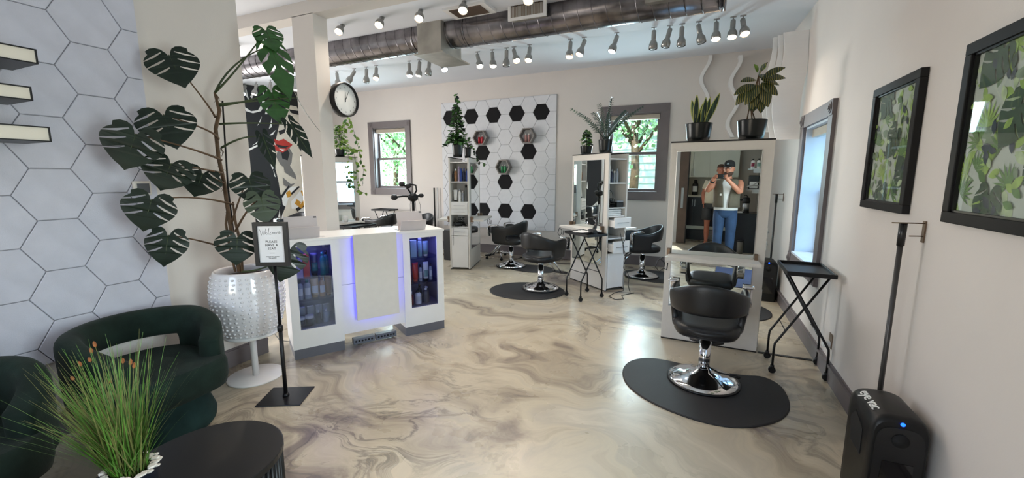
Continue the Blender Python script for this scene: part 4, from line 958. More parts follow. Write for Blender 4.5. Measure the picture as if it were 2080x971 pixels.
LV = [ # sinus px, tip px, width px, depth, normal tweak, stem px, via px, material
 ((343, 112), (374, 172), 100, 2.60, (0, 0, .2), (437, 238), (412, 200), 0), ((332, 233), (358, 297), 110, 2.60, (0, 0, .25), (444, 282), (415, 262), 0),
 ((276, 272), (251, 342), 112, 2.38, (.0, 0, .2), (450, 325), (380, 300), 0), ((348, 332), (325, 385), 100, 2.56, (0, 0, .25), (452, 352), (420, 345), 0),
 ((412, 352), (394, 398), 82, 2.78, (0, 0, .3), (455, 372), (440, 365), 0), ((308, 405), (290, 468), 98, 2.48, (0, 0, .2), (475, 416), (400, 402), 0),
 ((342, 478), (332, 540), 78, 2.60, (0, 0, .2), (462, 505), (400, 488), 0), ((505, 362), (520, 412), 80, 2.86, (.1, .1, .3), (470, 455), (488, 400), 0),
 ((530, 400), (541, 452), 72, 2.80, (0, 0, .5), (478, 470), (505, 425), 1), ((482, 482), (480, 537), 84, 2.72, (0, 0, .3), (488, 520), (486, 500), 0),
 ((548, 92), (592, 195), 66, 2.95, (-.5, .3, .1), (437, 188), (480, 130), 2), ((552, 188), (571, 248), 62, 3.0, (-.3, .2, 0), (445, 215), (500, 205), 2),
 ((603, 197), (640, 268), 26, 3.0, (-1.0, .3, .1), (442, 212), (520, 205), 0), ((590, 252), (632, 315), 34, 2.95, (-.8, .3, .2), (446, 252), (520, 250), 0),
 ((534, 278), (557, 338), 32, 2.88, (-.6, .2, .2), (450, 300), (495, 280), 0), ((588, 505), (570, 572), 88, 2.84, (0, .1, .2), (490, 552), (545, 540), 0),
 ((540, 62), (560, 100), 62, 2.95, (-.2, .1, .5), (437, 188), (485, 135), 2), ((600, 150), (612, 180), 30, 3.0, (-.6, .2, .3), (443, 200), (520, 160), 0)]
LV = LV[:-1]
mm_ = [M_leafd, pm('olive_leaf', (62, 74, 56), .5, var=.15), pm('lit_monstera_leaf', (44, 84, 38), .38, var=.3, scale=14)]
for i, (s, tp, w, dep, nt_, st_, via, mi) in enumerate(LV):
    b = pp(*s, dep); e = pp(tp[0], tp[1], dep-.02)
    n_ = (toCam+Vector(nt_)).normalized() if i not in (10, 12, 13, 14) else (toCam+Vector(nt_)*1.2).normalized()
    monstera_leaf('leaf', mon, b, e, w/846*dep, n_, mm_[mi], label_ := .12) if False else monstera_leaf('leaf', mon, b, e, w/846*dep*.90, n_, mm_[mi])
    s0 = pp(*st_); vv = pp(via[0], via[1], (dep+DP)/2); bb = b-n_*.006
    m = MB(); P0, P1, P2 = s0, vv, bb; C1 = 2*P1-.5*(P0+P2)
    m.tube([(1-u)**2*P0+2*u*(1-u)*C1+u*u*P2 for u in [k/10 for k in range(11)]], [.008-.0045*k/10 for k in range(11)], 6); obj('petiole', m, M_stem if i > 9 else M_bark, mon, world=True)

# ================================================================== ARMCHAIRS
def armchair(label, loc, rz):
    t = thing('armchair', label, 'armchair', loc, rz, 'green velvet armchairs')   # faces +x
    nu = 48; m = MB(); vs = []; fs = []; n = 6
    for i in range(nu+1):
        s = -1+2*i/nu; u = abs(s); a = s*radians(142)
        r = .30 if u < .8 else .30-.01*((u-.8)/.2)
        x, y = -r*cos(a), r*1.02*sin(a)
        top = .675-.15*max(0, (u-.50)/.50)**1.6
        zs = [.26, .34, .41, .485, .5*(top+.485), top]
        for z in zs:
            k = 1+.05*(z-.3)/.4*(1-u); vs.append((x*k, y*k, z))
    for i in range(nu):
        um = abs(-1+2*(i+.5)/nu)
        for j in range(n-1):
            if j in (2,) and um < .40: continue
            a = i*n+j; fs.append((a, a+n, a+n+1, a+1))
    m.add(vs, fs, True); obj('backrest', m, M_green, t, solid=.11, sub=2)
    m = MB(); R_ = []
    for z, k in ((.245, .90), (.255, .97), (.30, 1), (.385, 1), (.41, .975), (.422, .93)):
        r = []
        for i in range(36):
            a = 2*pi*i/36; c, s_ = cos(a), sin(a); e = .55 if c > 0 else 1.
            x = (.355 if c > 0 else .28)*k*(abs(c)**e)*(1 if c > 0 else -1); y = .30*k*(abs(s_)**e)*(1 if s_ > 0 else -1); r.append(Vector((x, y, z)))
        R_.append(r)
    m.ring(R_); obj('seat', m, M_green, t)
    m = MB(); m.lathe([(0, 0), (.27, 0), (.285, .02), (.29, .06), (.27, .12), (.245, .19), (.24, .25)], n=48); obj('swivel_base', m, pm('green_velvet_base', (28, 48, 46), .9, var=.3, scale=9, spec=.2) if 'green_velvet_base' not in MATS else MATS['green_velvet_base'], t)
    return t
AC = armchair('dark green velvet swivel armchair with open back beside the white planter', (-2.87, 1.25, 0), radians(2))
dup(AC, (-2.76, .44, 0), radians(0), 'dark green velvet armchair cut off by the left edge of the photo', 'green velvet armchairs')

# ================================================================== COFFEE TABLE AND GRASS
t = thing('coffee_table', 'low black oval coffee table with fluted sides at the bottom left', 'table', (-1.70, .52, 0))
def pill(r, L2, n=24):
    return [(-1.705+r*cos(a), .88+r*sin(a)) for a in [pi*k/n for k in range(n+1)]]+[(-1.705+r*cos(a), .88-L2+r*sin(a)) for a in [pi+pi*k/n for k in range(n+1)]]
m = MB(); m.convex(pill(.265, .72), (0, 0, .375), (1, 0, 0), (0, 1, 0), (0, 0, .025), inset=.004); obj('table_top', m, M_black, t, world=True)
m = MB(); m.convex(pill(.245, .72), (0, 0, .02), (1, 0, 0), (0, 1, 0), (0, 0, .355)); obj('table_body', m, M_blackp, t, world=True)
pl_ = pill(.25, .72, 30); fl_m = None
for i, (x, y) in enumerate(pl_):
    if fl_m is None:
        m = MB(); m.cyl((0, 0, .02), (0, 0, .372), .010, n=8); fl_m = obj('flute', m, M_black, t); q = fl_m
    else: q = fl_m.copy(); COL.objects.link(q)
    q.location = Vector((x, y, 0))-Vector(t.location)
GP = (-1.742, .663)
t = thing('grass_pot', 'round dark pot with white shell-chip rim holding tall reed grass', 'pot', (GP[0], GP[1], .402))
m = MB(); m.lathe([(0, 0), (.070, 0), (.078, .09), (.080, .095), (.060, .095), (.058, .07), (0, .07)], n=36); obj('pot_body', m, col('dark_blue_pot', (26, 30, 40), rough=.4), t)
m = MB(); rnd = random.Random(11)
for k in range(70):
    a = rnd.uniform(0, 2*pi); r = rnd.uniform(.058, .082); m.sphere((r*cos(a), r*sin(a), .096+rnd.uniform(-.002, .005)), rnd.uniform(.006, .011), 6, 4, sc=(1, 1.3, .5))
obj('shell_chips', m, col('shell_white', (214, 206, 196)), t, kind='stuff')
gr = thing('reed_grass', 'tall green reed grass with brown seed heads in the shell-rimmed pot', 'plant', (GP[0], GP[1], .472))
m = [MB(), MB()]; rnd = random.Random(21)
left = Vector((-.914, -.405, 0)); away = Vector((-.405, .914, 0))
def blade(mb, base, d, Ln, w, curl):
    side = d.cross(Vector((0, 0, 1))); side = side.normalized() if side.length > .1 else Vector((1, 0, 0)); pts = []; p = Vector(base); dd = Vector(d)
    n = 6; L = []
    for i in range(n+1):
        L.append(p.copy()); p = p+dd*(Ln/n); dd = (dd+Vector((d.x, d.y, 0))*curl/n-Vector((0, 0, .10*curl))/n).normalized()
    vs = []
    for i, q in enumerate(L):
        ww = w*(1-(i/n)**2)+.0003; vs += [q-side*ww, q+side*ww]
    o = mb.add(vs, [(2*i, 2*i+1, 2*i+3, 2*i+2) for i in range(n)], True); return L[-1], dd
for i in range(430):
    a = rnd.uniform(0, 2*pi); r = .045*sqrt(rnd.random()); sp_ = rnd.gauss(.04, .33); sw = rnd.gauss(.0, .22)
    d = (Vector((0, 0, 1))+left*(sp_+.16)+away*sw).normalized(); Ln = rnd.uniform(.20, .50)*(1.0 if abs(sp_) < .3 else .85)
    blade(m[0 if rnd.random() < .6 else 1], Vector((GP[0]+r*cos(a), GP[1]+r*sin(a), .475)), d, Ln, rnd.uniform(.0011, .0022), rnd.uniform(.0, .9))
obj('grass_blades', m[0], pm('grass_green', (84, 128, 46), .5, var=.4, scale=30), gr, world=True, kind='stuff'); obj('dry_grass_blades', m[1], pm('grass_olive', (112, 116, 62), .6, var=.4, scale=30), gr, world=True, kind='stuff')
M_seed = pm('seed_head_brown', (152, 92, 48), .8, var=.3, scale=60, bump=.5)
dep0 = 1.62
for i, (px, py) in enumerate(((194, 705), (187, 717), (184, 735), (165, 744), (150, 772), (250, 738), (265, 742), (272, 748), (225, 778))):
    p = deep(dep0+.03*(i % 3), px, py); b = Vector((GP[0], GP[1], .47)); m = MB(); c_ = b.lerp(p, .5)+Vector((0, 0, .05)); dirp = (p-c_).normalized()
    m.tube([b, c_, p], [.0012, .001, .0009], 5); s = obj('seed_stalk', m, MATS['grass_olive'], gr, world=True)
    m = MB(); m.tube([p, p+dirp*.008, p+dirp*.022, p+dirp*.030], [.002, .0055, .005, .001], 8); obj('seed_head', m, M_seed, s, world=True, label='brown seed head')
# ================================================================== POTTED PLANTS ON THE STATIONS
def pot(loc, r, h, label, group='black glazed pots on the stations'):
    t = thing('plant_pot', label, 'pot', loc, 0, group)
    m = MB(); m.lathe([(0, 0), (r*.80, 0), (r*.88, h*.25), (r, h*.95), (r, h), (r*.93, h), (r*.92, h*.88)], n=36, caps=(True, False)); obj('pot_body', m, M_pot, t)
    m = MB(); m.lathe([(0, h*.89), (r*.93, h*.88)], n=24, caps=(False, False)); obj('potting_soil', m, M_soil, t); return t
def leafshape(mb, base, d, nrm, L, w, bend=.2, n=5, tipw=0., fold=.15):
    base, d, nrm = Vector(base), Vector(d).normalized(), Vector(nrm); sd = d.cross(nrm); sd = sd.normalized() if sd.length > .05 else d.orthogonal().normalized(); nn = sd.cross(d)
    vs = []
    for i in range(n+1):
        u = i/n; ww = w*(sin(pi*min(1, (u*.93+.05)))**.8); c = base+d*L*u-nn*bend*L*u*u
        vs += [c-sd*ww+nn*fold*ww, c, c+sd*ww+nn*fold*ww]
    mb.add(vs, [f for i in range(n) for f in ((3*i, 3*i+1, 3*i+4, 3*i+3), (3*i+1, 3*i+2, 3*i+5, 3*i+4))], True)
    return mb
def striped_leaf(name, c1, c2, axis_scale, cnt=14.):
    m = bpy.data.materials.new(name); m.use_nodes = True; nt = m.node_tree; N = nt.nodes; L = nt.links; b = N['Principled BSDF']
    tc = N.new('ShaderNodeTexCoord'); w = N.new('ShaderNodeTexWave'); w.inputs['Scale'].default_value = cnt; w.inputs['Distortion'].default_value = 3.5; w.inputs['Detail'].default_value = 2
    L.new(tc.outputs['Object'], w.inputs[0]); r = N.new('ShaderNodeValToRGB'); r.color_ramp.elements[0].position = .78; r.color_ramp.elements[0].color = lin(c1)+(1,); r.color_ramp.elements[1].position = .99; r.color_ramp.elements[1].color = lin(c2)+(1,)
    L.new(w.outputs['Color'], r.inputs[0]); L.new(r.outputs[0], b.inputs['Base Color']); b.inputs['Roughness'].default_value = .42; MATS[name] = m; return m
M_croton = striped_leaf('croton_leaf', (40, 56, 30), (160, 146, 72), 1, 20.); M_snake = striped_leaf('snake_leaf', (24, 48, 36), (60, 92, 66), 1, 8)
M_snedge = pm('snake_leaf_edge', (186, 190, 104), .45)
# snake plant (nearest station, left)
q = local(S1, .208, .12, 1.803); pot(q, .108, .155, 'black glazed pot holding the snake plant on top of nearest station')
t = thing('snake_plant', 'snake plant with yellow-edged upright leaves on top of nearest station', 'plant', q+Vector((0, 0, .137)))
rnd = random.Random(2); R1 = _R
for dx, L, lean, tw in ((-.075, .225, -.24, .1), (-.035, .26, .03, .5), (.0, .19, .03, -.4), (.02, .24, .12, .9), (.055, .245, .18, -.2), (.075, .30, .42, .3), (-.015, .17, -.08, 1.2)):
    b = t.location+Vector(R1)*dx*.6+Vector((rnd.uniform(-.02, .02), rnd.uniform(-.02, .02), 0)); d = (Vector((0, 0, 1))+Vector(R1)*lean).normalized(); nr = Vector((sin(tw)*.6, -1, 0))
    m = MB(); leafshape(m, b+Vector((0, .001, 0)), d, nr, L, .026, bend=.03, n=7, fold=.35); e = obj('leaf', m, M_snedge, t, world=True, solid=.002)
    m = MB(); leafshape(m, b+nr.normalized()*.003, d, nr, L*.94, .019, bend=.03, n=7, fold=.35); obj('leaf_centre', m, M_snake, e, world=True, solid=.003)
# croton (nearest station, right)
q = local(S1, .612, .12, 1.803); pot(q, .112, .16, 'black glazed pot holding the croton on top of nearest station')
t = thing('croton_plant', 'croton with drooping yellow-veined dark leaves on top of nearest station', 'plant', q+Vector((0, 0, .14)))
c0 = t.location
for k, (dx, dy) in enumerate(((-.04, .02), (0, -.02), (.03, .02))):
    m = MB(); m.tube([c0+Vector((dx, dy, 0)), c0+Vector((dx*.2-.02, dy, .12)), c0+Vector((-dx*.6+.01, 0, .24)), c0+Vector((.02, 0, .38))], [.006, .0055, .005, .004], 6); obj('stem', m, M_bark, t, world=True)
cr = [(-.02, .34, -1.0, .05, .13), (.0, .36, .9, .1, .17), (.03, .35, .6, .35, .15), (-.02, .30, -.9, -.25, .16), (0, .30, -.6, -.8, .20), (.02, .30, .35, -.8, .18), (.0, .28, -.1, -1, .19), (.02, .31, .8, -.5, .15), (-.03, .28, -1., -.8, .17), (.03, .33, 1.1, -.1, .13), (0, .27, -.3, -.9, .17), (.02, .26, .15, -1, .17), (-.01, .40, -.3, .8, .07), (.02, .41, .3, .9, .07), (0, .37, .1, .5, .12), (.02, .34, 1.0, .15, .16)]
rnd = random.Random(8)
for dx, dz, hx, hz, L in cr:
    hy = rnd.uniform(-.7, .3); d = Vector(_R)*hx+Vector((0, hy, hz)); m = MB(); nr = Vector((0, -.8, .7)) if hz > -.5 else Vector((hx*.5, -1, .1))
    leafshape(m, c0+Vector((dx+.02, 0, dz)), d, nr, L*1.05, L*.27, bend=.25, n=6, fold=.2); l = obj('leaf', m, M_leafl if dz > .39 else M_croton, t, world=True, solid=.0015)
# ZZ plant and little shrub (middle station)
q = local(S2, .545, .13, 1.803); pot(q, .092, .175, 'black glazed pot holding the large fern-like plant on middle station')
t = thing('zz_plant', 'large feathery dark green plant on top of the middle station', 'plant', q+Vector((0, 0, .15))); c0 = t.location; rnd = random.Random(4)
for k in range(13):
    a = 2*pi*k/13+rnd.uniform(-.2, .2); sp_ = rnd.uniform(.25, 1.0); L = rnd.uniform(.42, .66)
    d = Vector((cos(a)*sp_+.12, sin(a)*sp_*.6, 1)).normalized(); out = Vector((cos(a), sin(a), 0)); P = [c0+d*L*u+out*.16*sp_*u*u-Vector((0, 0, .09*u*u)) for u in [i/8 for i in range(9)]]
    m = MB(); m.tube(P, [.006-.0045*i/8 for i in range(9)], 6)
    for i in range(4, 19):
        u = i/19; j = min(7, int(u*8)); f = u*8-j; p = P[j].lerp(P[j+1], f); tg = (P[j+1]-P[j]).normalized(); sd = tg.cross(Vector((0, -.6, .8))).normalized()
        if u > .25:
            for s in (-1, 1): leafshape(m, p, sd*s+tg*.55, Vector((0, -.6, .8)), .058*(1.15-u*.5), .0095, bend=.1, n=3)
    obj('frond', m, pm('zz_leaf', (34, 62, 46), .32, var=.3, scale=20) if 'zz_leaf' not in MATS else MATS['zz_leaf'], t, world=True)
def bush(name, label, c0, r, h, n, mats, L=.045, seed=1, trail=()):
    t = thing(name, label, 'plant', c0); rnd = random.Random(seed); c0 = Vector(c0); mbs = [MB() for _ in mats]; st = MB()
    for k in range(max(4, n//18)):
        a = rnd.uniform(0, 2*pi); rr = rnd.uniform(0, r*.6); st.tube([c0, c0+Vector((cos(a)*rr*.5, sin(a)*rr*.5, h*.5)), c0+Vector((cos(a)*rr, sin(a)*rr, h*.95))], [.004, .003, .002], 5)
    for k in range(n):
        u = rnd.random(); z = h*(.05+.95*u); rad = r*(1.05-.75*u)*sqrt(rnd.uniform(.1, 1)); a = rnd.uniform(0, 2*pi); p = c0+Vector((cos(a)*rad, sin(a)*rad, z))
        d = Vector((cos(a), sin(a), rnd.uniform(-.6, .6))); leafshape(mbs[k % len(mats)], p-d*L*.4, d, Vector((rnd.uniform(-.4, .4), -.6, .8)), L*rnd.uniform(.7, 1.2), L*.30, n=3)
    for path in trail:
        P = [Vector(p) for p in path]; st.tube(P, .0025, 5)
        for i in range(len(P)-1):
            for s in range(4):
                p = P[i].lerp(P[i+1], s/4); d = Vector((rnd.uniform(-1, 1), rnd.uniform(-1, 1), rnd.uniform(-1.2, .2))); leafshape(mbs[rnd.randrange(len(mats))], p, d, Vector((.3, -1, .4)), L*1.1, L*.38, n=3)
    obj('stems', st, M_stem, t, world=True)
    for i, (b, mt) in enumerate(zip(mbs, mats)):
        if b.v: obj('foliage', b, mt, t, world=True, kind='stuff')
    return t
q = local(S2, .14, .13, 1.803); pot(q, .085, .115, 'small black pot holding the little shrub on middle station')
bush('small_shrub', 'small yellow-green leafy shrub at left on top of the middle station', q+Vector((0, 0, .10)), .10, .24, 120, (M_leafd, M_leafm, M_leafl), .055, 3)
# climber on hexagon station
q = local(S3, .62, .11, 1.803); pot(q, .088, .20, 'tall black pot holding the climbing plant on hexagon panel station'); c0 = q+Vector((0, 0, .18))
bush('climbing_plant', 'tall climbing green plant tapering upwards on the hexagon panel station', c0, .16, .62, 330, (M_leafm, M_leafd, M_leafm), .062, 9, trail=[[c0+Vector((0, 0, .6)), c0+Vector((.01, 0, .70)), c0+Vector((-.02, 0, .76)), c0+Vector((.02, 0, .80))]])
bush('broad_leaf_plant', 'low broad-leaved plant at the foot of the climber on hexagon station', c0+Vector((-.02, -.02, -.01)), .19, .20, 70, (M_leafd, M_leafm), .11, 19)
q2 = local(S3, .40, .22, 1.803); pot(q2, .06, .16, 'second narrower black pot behind the climbing plant pot')
z0 = q2+Vector((0, 0, .15)); bush('trailing_ivy', 'thin ivy trailing to the right down from hexagon panel station', z0, .10, .18, 60, (M_leafm, M_leafd), .05, 12, trail=[[z0, z0+Vector((.12, -.05, .04)), z0+Vector((.20, -.08, -.12)), z0+Vector((.28, -.10, -.22)), z0+Vector((.40, -.10, -.26))]])
# pothos far left
q = local(S4, .55, .08, 1.803); pot(q, .078, .11, 'dark oblong pot of the hanging pothos behind the column'); z0 = q+Vector((0, 0, .10))
bush('hanging_pothos', 'yellow-green pothos climbing and trailing over left window station', z0, .15, .36, 170, (M_leafl, M_leafm, M_leafl), .065, 14,
     trail=[[z0+Vector((.04, .05, 0)), z0+Vector((.16, .10, .02)), z0+Vector((.20, .12, -.25)), z0+Vector((.20, .10, -.45)), z0+Vector((.22, .12, -.62)), z0+Vector((.30, .20, -.68))], [z0+Vector((.05, .12, 0)), z0+Vector((.18, .2, 0)), z0+Vector((.22, .24, -.3)), z0+Vector((.20, .22, -.55))], [z0+Vector((0, .1, .3)), z0+Vector((.02, .12, .42)), z0+Vector((.06, .14, .5)), z0+Vector((.1, .2, .3)), z0+Vector((.14, .22, .1)), z0+Vector((.17, .25, -.1))],
            [z0+Vector((.1, 0, 0)), z0+Vector((.17, 0, -.1)), z0+Vector((.17, .0, -.4)), z0+Vector((.16, .02, -.6))]])
tag(obj('paper_cup', MB().lathe([(0, 0), (.028, 0), (.036, .09), (.034, .09), (.026, .01)], tuple(local(S4, .50, -.12, .814)), n=18, caps=(True, False)), C_wht), 'white paper cup on the ledge of the far left station', 'cup')

# ================================================================== PICTURES
M_frame = pm('black_picture_frame', (17, 16, 17), .6, spec=.3); M_print = pm('print_paper', (206, 202, 196), .6)
P_greens = [pm('print_green_%s' % n, c, .6, var=.25, scale=25) for n, c in (('dark', (66, 80, 58)), ('mid', (108, 136, 74)), ('lime', (166, 186, 96)), ('grey', (136, 146, 122)), ('pale', (196, 202, 164)), ('ink', (60, 60, 74)))]
def picture(y0, y1, z0, z1, label, seed):
    xw = XR-.002; t = thing('framed_picture', label, 'picture', (xw, (y0+y1)/2, z0), 0, None)
    fr = MB(); w = .045
    for a in ((y0, y1, z0, z0+w), (y0, y1, z1-w, z1), (y0, y0+w, z0+w, z1-w), (y1-w, y1, z0+w, z1-w)): fr.box(xw-.032, a[0], a[2], xw, a[1], a[3])
    obj('picture_frame', fr, M_frame, t, world=True, bevel=.003)
    ir = MB(); v = .008
    for a in ((y0+w, y1-w, z0+w, z0+w+v), (y0+w, y1-w, z1-w-v, z1-w), (y0+w, y0+w+v, z0+w, z1-w), (y1-w-v, y1-w, z0+w, z1-w)): ir.box(xw-.022, a[0], a[2], xw-.004, a[1], a[3])
    obj('inner_slip', ir, M_black, t, world=True)
    W, Hh = y1-y0-2*w, z1-z0-2*w
    pr_ = MB(); pr_.box(xw-.008, y0+w, z0+w, xw-.002, y1-w, z1-w); art = obj('print', pr_, M_print, t, world=True)
    rnd = random.Random(seed); mb = MB(); lay = [0]
    def put(pts, mi):
        lay[0] += 1; tri = tessellate_polygon([[Vector((a, b, 0)) for a, b in pts]]); mb.cur = mi; x = xw-.0082-lay[0]*.00002
        for tr in tri:
            c = clip_rect([pts[i] for i in tr], 0, 0, W, Hh)
            if len(c) >= 3: mb.add([(x, y1-w-a, z0+w+b) for a, b in c], [tuple(range(len(c)))], False)
    def tr(pts, cx, cy, s, a): return [(cx+s*(p[0]*cos(a)-p[1]*sin(a)), cy+s*(p[0]*sin(a)+p[1]*cos(a))) for p in pts]
    oval = [(.28*sin(pi*k/8)*(1 if k < 8 else 1), k/8) for k in range(9)]+[(-.22*sin(pi*k/8), k/8) for k in range(7, 0, -1)]
    ring = LO+[(-x, y) for x, y in reversed(LO[:-1])]
    def fan(cx, cy, s, a, mi):
        for k in range(-4, 5): put(tr([(0, 0), (.07, .5), (0, 1), (-.07, .5)], cx, cy, s*(1-.05*abs(k)), a+k*.33), mi)
    for k in range(80): put(tr(oval, rnd.uniform(0, W), rnd.uniform(0, Hh), rnd.uniform(.05, .09), rnd.uniform(0, 6.3)), rnd.choice((2, 3, 4, 4, 2)))
    for k in range(12): fan(rnd.uniform(0, W), rnd.uniform(0, Hh), rnd.uniform(.08, .12), rnd.uniform(-1.2, 1.2), rnd.choice((1, 2)))
    for k in range(34): put(tr(oval, rnd.uniform(0, W), rnd.uniform(0, Hh), rnd.uniform(.04, .07), rnd.uniform(0, 6.3)), rnd.choice((0, 1, 2, 3, 5, 1)))
    for cx, cy, s, a in ((.58*W, .62*Hh, .16, 2.6), (.40*W, .13*Hh, .15, 3.0), (.30*W, .97*Hh, .16, 2.4), (.88*W, .22*Hh, .14, .6)): put(tr([(x*.95, y) for x, y in ring], cx, cy, s, a), 0)
    for k in range(24): put(tr(oval, rnd.uniform(0, W), rnd.uniform(0, Hh), rnd.uniform(.04, .07), rnd.uniform(0, 6.3)), rnd.choice((0, 5, 4, 2, 1, 4)))
    obj('leaf_print', mb, P_greens, art, world=True)
    obj('picture_glass', MB().box(xw-.0165, y0+w, z0+w, xw-.0145, y1-w, z1-w), M_cabc, t, world=True)
M_cabc = thin_glass('picture_glass', (244, 248, 246))
picture(2.70, 3.30, 1.312, 2.016, 'smaller-looking framed leaf print on right wall, farther from camera', 5)
picture(1.72, 2.33, 1.312, 2.016, 'large framed leaf print cut off by the right edge of the photo', 12)

# ================================================================== VACUUM UNITS, POLES, OUTLETS
def vac(x0, x1, y0, y1, label, brandtext=True):
    "floor suction bin: arched front facing -y, against the right wall"
    t = thing('floor_vacuum', label, 'vacuum', ((x0+x1)/2, (y0+y1)/2, 0)); w = x1-x0; cx = (x0+x1)/2; Ht = .50
    def arch(k, ht, n=16):
        r = w/2*k; P = [(cx-r, 0.0)]
        e = .62
        for i in range(n+1):
            a = pi-pi*i/n; c, s = cos(a), sin(a); P.append((cx+r*(abs(c)**e)*(1 if c > 0 else -1), ht-.10+.10*(abs(s)**e)))
        return P+[(cx+r, 0.0)]
    R_ = []
    for y, k, dz in ((y0, .90, -.02), (y0+.012, .97, -.006), (y0+.03, 1, 0), (y1-.05, 1, .0), (y1-.015, .97, -.01), (y1, .88, -.03)): R_.append([Vector((a, y, max(0, b+dz) if b > 0 else 0)) for a, b in arch(k, Ht+(0 if y < y1-.04 else 0))])
    m = MB(); m.ring(R_); b = obj('vacuum_body', m, pm('satin_black_shell', (17, 17, 18), .42, var=.06, spec=.35) if 'satin_black_shell' not in MATS else MATS['satin_black_shell'], t, world=True)
    m = MB(); pts = arch(.82, Ht-.045); m.ring([[Vector((a, y, c_)) for a, c_ in pts] for y in (y0-.004, y0+.01)]); obj('front_panel', m, M_blackp, b, world=True)
    m = MB(); m.prism([(cx-w*.30, .10), (cx+w*.30, .10), (cx+w*.26, .30), (cx-w*.26, .30)], (0, y0-.004, 0), (1, 0, 0), (0, 0, 1), (0, -.003, 0)); obj('bin_window', m, pm('smoky_panel', (12, 12, 13), .1, coat=.5) if 'smoky_panel' not in MATS else MATS['smoky_panel'], b, world=True)
    m = MB(); m.lathe([(0, 0), (.028, 0), (.030, .004), (.024, .006)], n=20); m.T = None
    q = MB(); q.T = Matrix.Translation((cx, y0-.004, .40)) @ Matrix.Rotation(pi/2, 4, 'X'); q.lathe([(0, 0), (.030, 0), (.030, .004), (0, .005)], n=20); obj('sensor_disc', q, M_dark, b, world=True)
    q = MB(); q.T = Matrix.Translation((cx, y0-.002, .475)) @ Matrix.Rotation(pi/2, 4, 'X'); q.lathe([(0, 0), (.008, 0), (.008, .004), (0, .005)], n=10); obj('status_light', q, pm('status_blue', (20, 70, 255), .4, emit=(20, 80, 255), estr=6, var=0) if 'status_blue' not in MATS else MATS['status_blue'], b, world=True, label='blue status light')
    m = MB(); m.prism([(0, 0), (.12, 0), (.15, .10), (.10, .16), (.0, .12)], (x0+.003, y1-.22, .26), (0, 1, 0), (0, 0, 1), (-.006, 0, 0)); obj('carry_recess', m, M_dark, b, world=True)
    m = MB(); m.box(x0-.003, y0+.01, .03, x0+.01, y0+.10, .12); obj('foot_flap', m, MATS['satin_black_shell'], b, world=True, bevel=.003)
    if brandtext:
        T = frame((x0+.040, (y0+y1)/2+.02, Ht-.030), (0, -1, -.02), (.75, .0, .66))
        T = frame((cx-w*.325, (y0+y1)/2-.0, Ht-.0062), (0, -1, 0), (.906, 0, .423)); mb = text_mb('eye vac', .060, T, depth=.0015, font_space=.95); obj('lettering', mb, C_wht, b, world=True)
    return t
vac(.742, .942, 2.13, 2.43, 'black floor vacuum unit with white lettering at the bottom right against wall')
vac(.735, .935, 5.72, 6.00, 'black floor vacuum unit farther back on right wall beside the nearest station', False)
def polebroom(x, y, z1, label, hooklabel, d=1):
    t = thing('dust_broom', label, 'broom', (x, y, 0))
    m = MB(); m.cyl((x, y, .05), (x, y, z1-.09), .011, n=12); obj('broom_pole', m, pm('grey_pole', (72, 70, 70), .35, metal=.5) if 'grey_pole' not in MATS else MATS['grey_pole'], t, world=True)
    m = MB(); m.cyl((x, y, z1-.11), (x, y, z1), .015, .016, n=12); obj('grip', m, M_blackp, t, world=True)
    m = MB(); m.box(x-.02, y-.12, 0, x+.02, y+.12, .05); obj('broom_head', m, M_blackp, t, world=True)
    h = thing('wall_hook', hooklabel, 'hook', (XR-.004, y+.0, z1-.06)); m = MB(); m.box(XR-.006, y-.012, z1-.09, XR, y+.012, z1+.01); m.tube([(XR, y-.008, z1-.0), (x-.05, y-.022, z1+.0)], .003, 6); m.tube([(XR, y, z1-.06), (x+.02, y-.02, z1-.06)], .003, 6); obj('hook_plate', m, M_brass, h, world=True)
polebroom(.895, 2.53, 1.285, 'tall dark broom pole leaning by the wall behind the front vacuum', 'small metal wall hook holding the front broom pole')
polebroom(.90, 6.08, 1.285, 'tall dark broom pole farther back beside the nearest station', 'small metal wall hook holding the farther broom pole')
for x, nm in ((-4.955, 'left dark'), (-4.88, 'right pale')):
    t = thing('dust_broom', '%s broom pole hanging on the back wall left of the hexagon panel' % nm, 'broom', (x, YB-.05, .2)); m = MB(); m.cyl((x, YB-.05, .25), (x, YB-.05, 1.27 if 'dark' in nm else 1.27), .016 if 'dark' in nm else .010, n=10); obj('broom_pole', m, M_black if 'dark' in nm else C_wht, t, world=True); obj('broom_head', MB().box(x-.05, YB-.07, .14, x+.05, YB-.03, .25), M_blackp, t, world=True)
def outlet(y, label, plug=True):
    t = thing('power_outlet', label, 'outlet', (XR-.004, y, .24)); obj('face_plate', MB().box(XR-.006, y-.037, .235, XR, y+.037, .345), M_brass if plug == 2 else M_cream, t, world=True, bevel=.002)
    obj('plug_adapter', MB().box(XR-.055, y-.03, .245, XR-.006, y+.025, .29), C_wht, t, world=True, bevel=.006)
outlet(3.66, 'wall outlet with white plug adapter behind the tray trolley on right wall', 2); outlet(6.13, 'farther wall outlet with white plug beside the back vacuum', 1)
cables([[(.93, 6.12, .26), (.86, 6.02, .08), (.80, 5.9, .02), (.72, 5.55, .008), (.70, 5.3, .008)]], 'power_cable', 'black cable from farther outlet to the back vacuum', 'cable')
cables([[(-3.28, 2.24, .30), (-3.22, 2.32, .10), (-3.1, 2.5, .02), (-2.98, 2.36, .012)]], 'power_cable', 'thin grey cable on the floor between planter stand and reception desk', 'cable', mat=C_grey, r=.003)

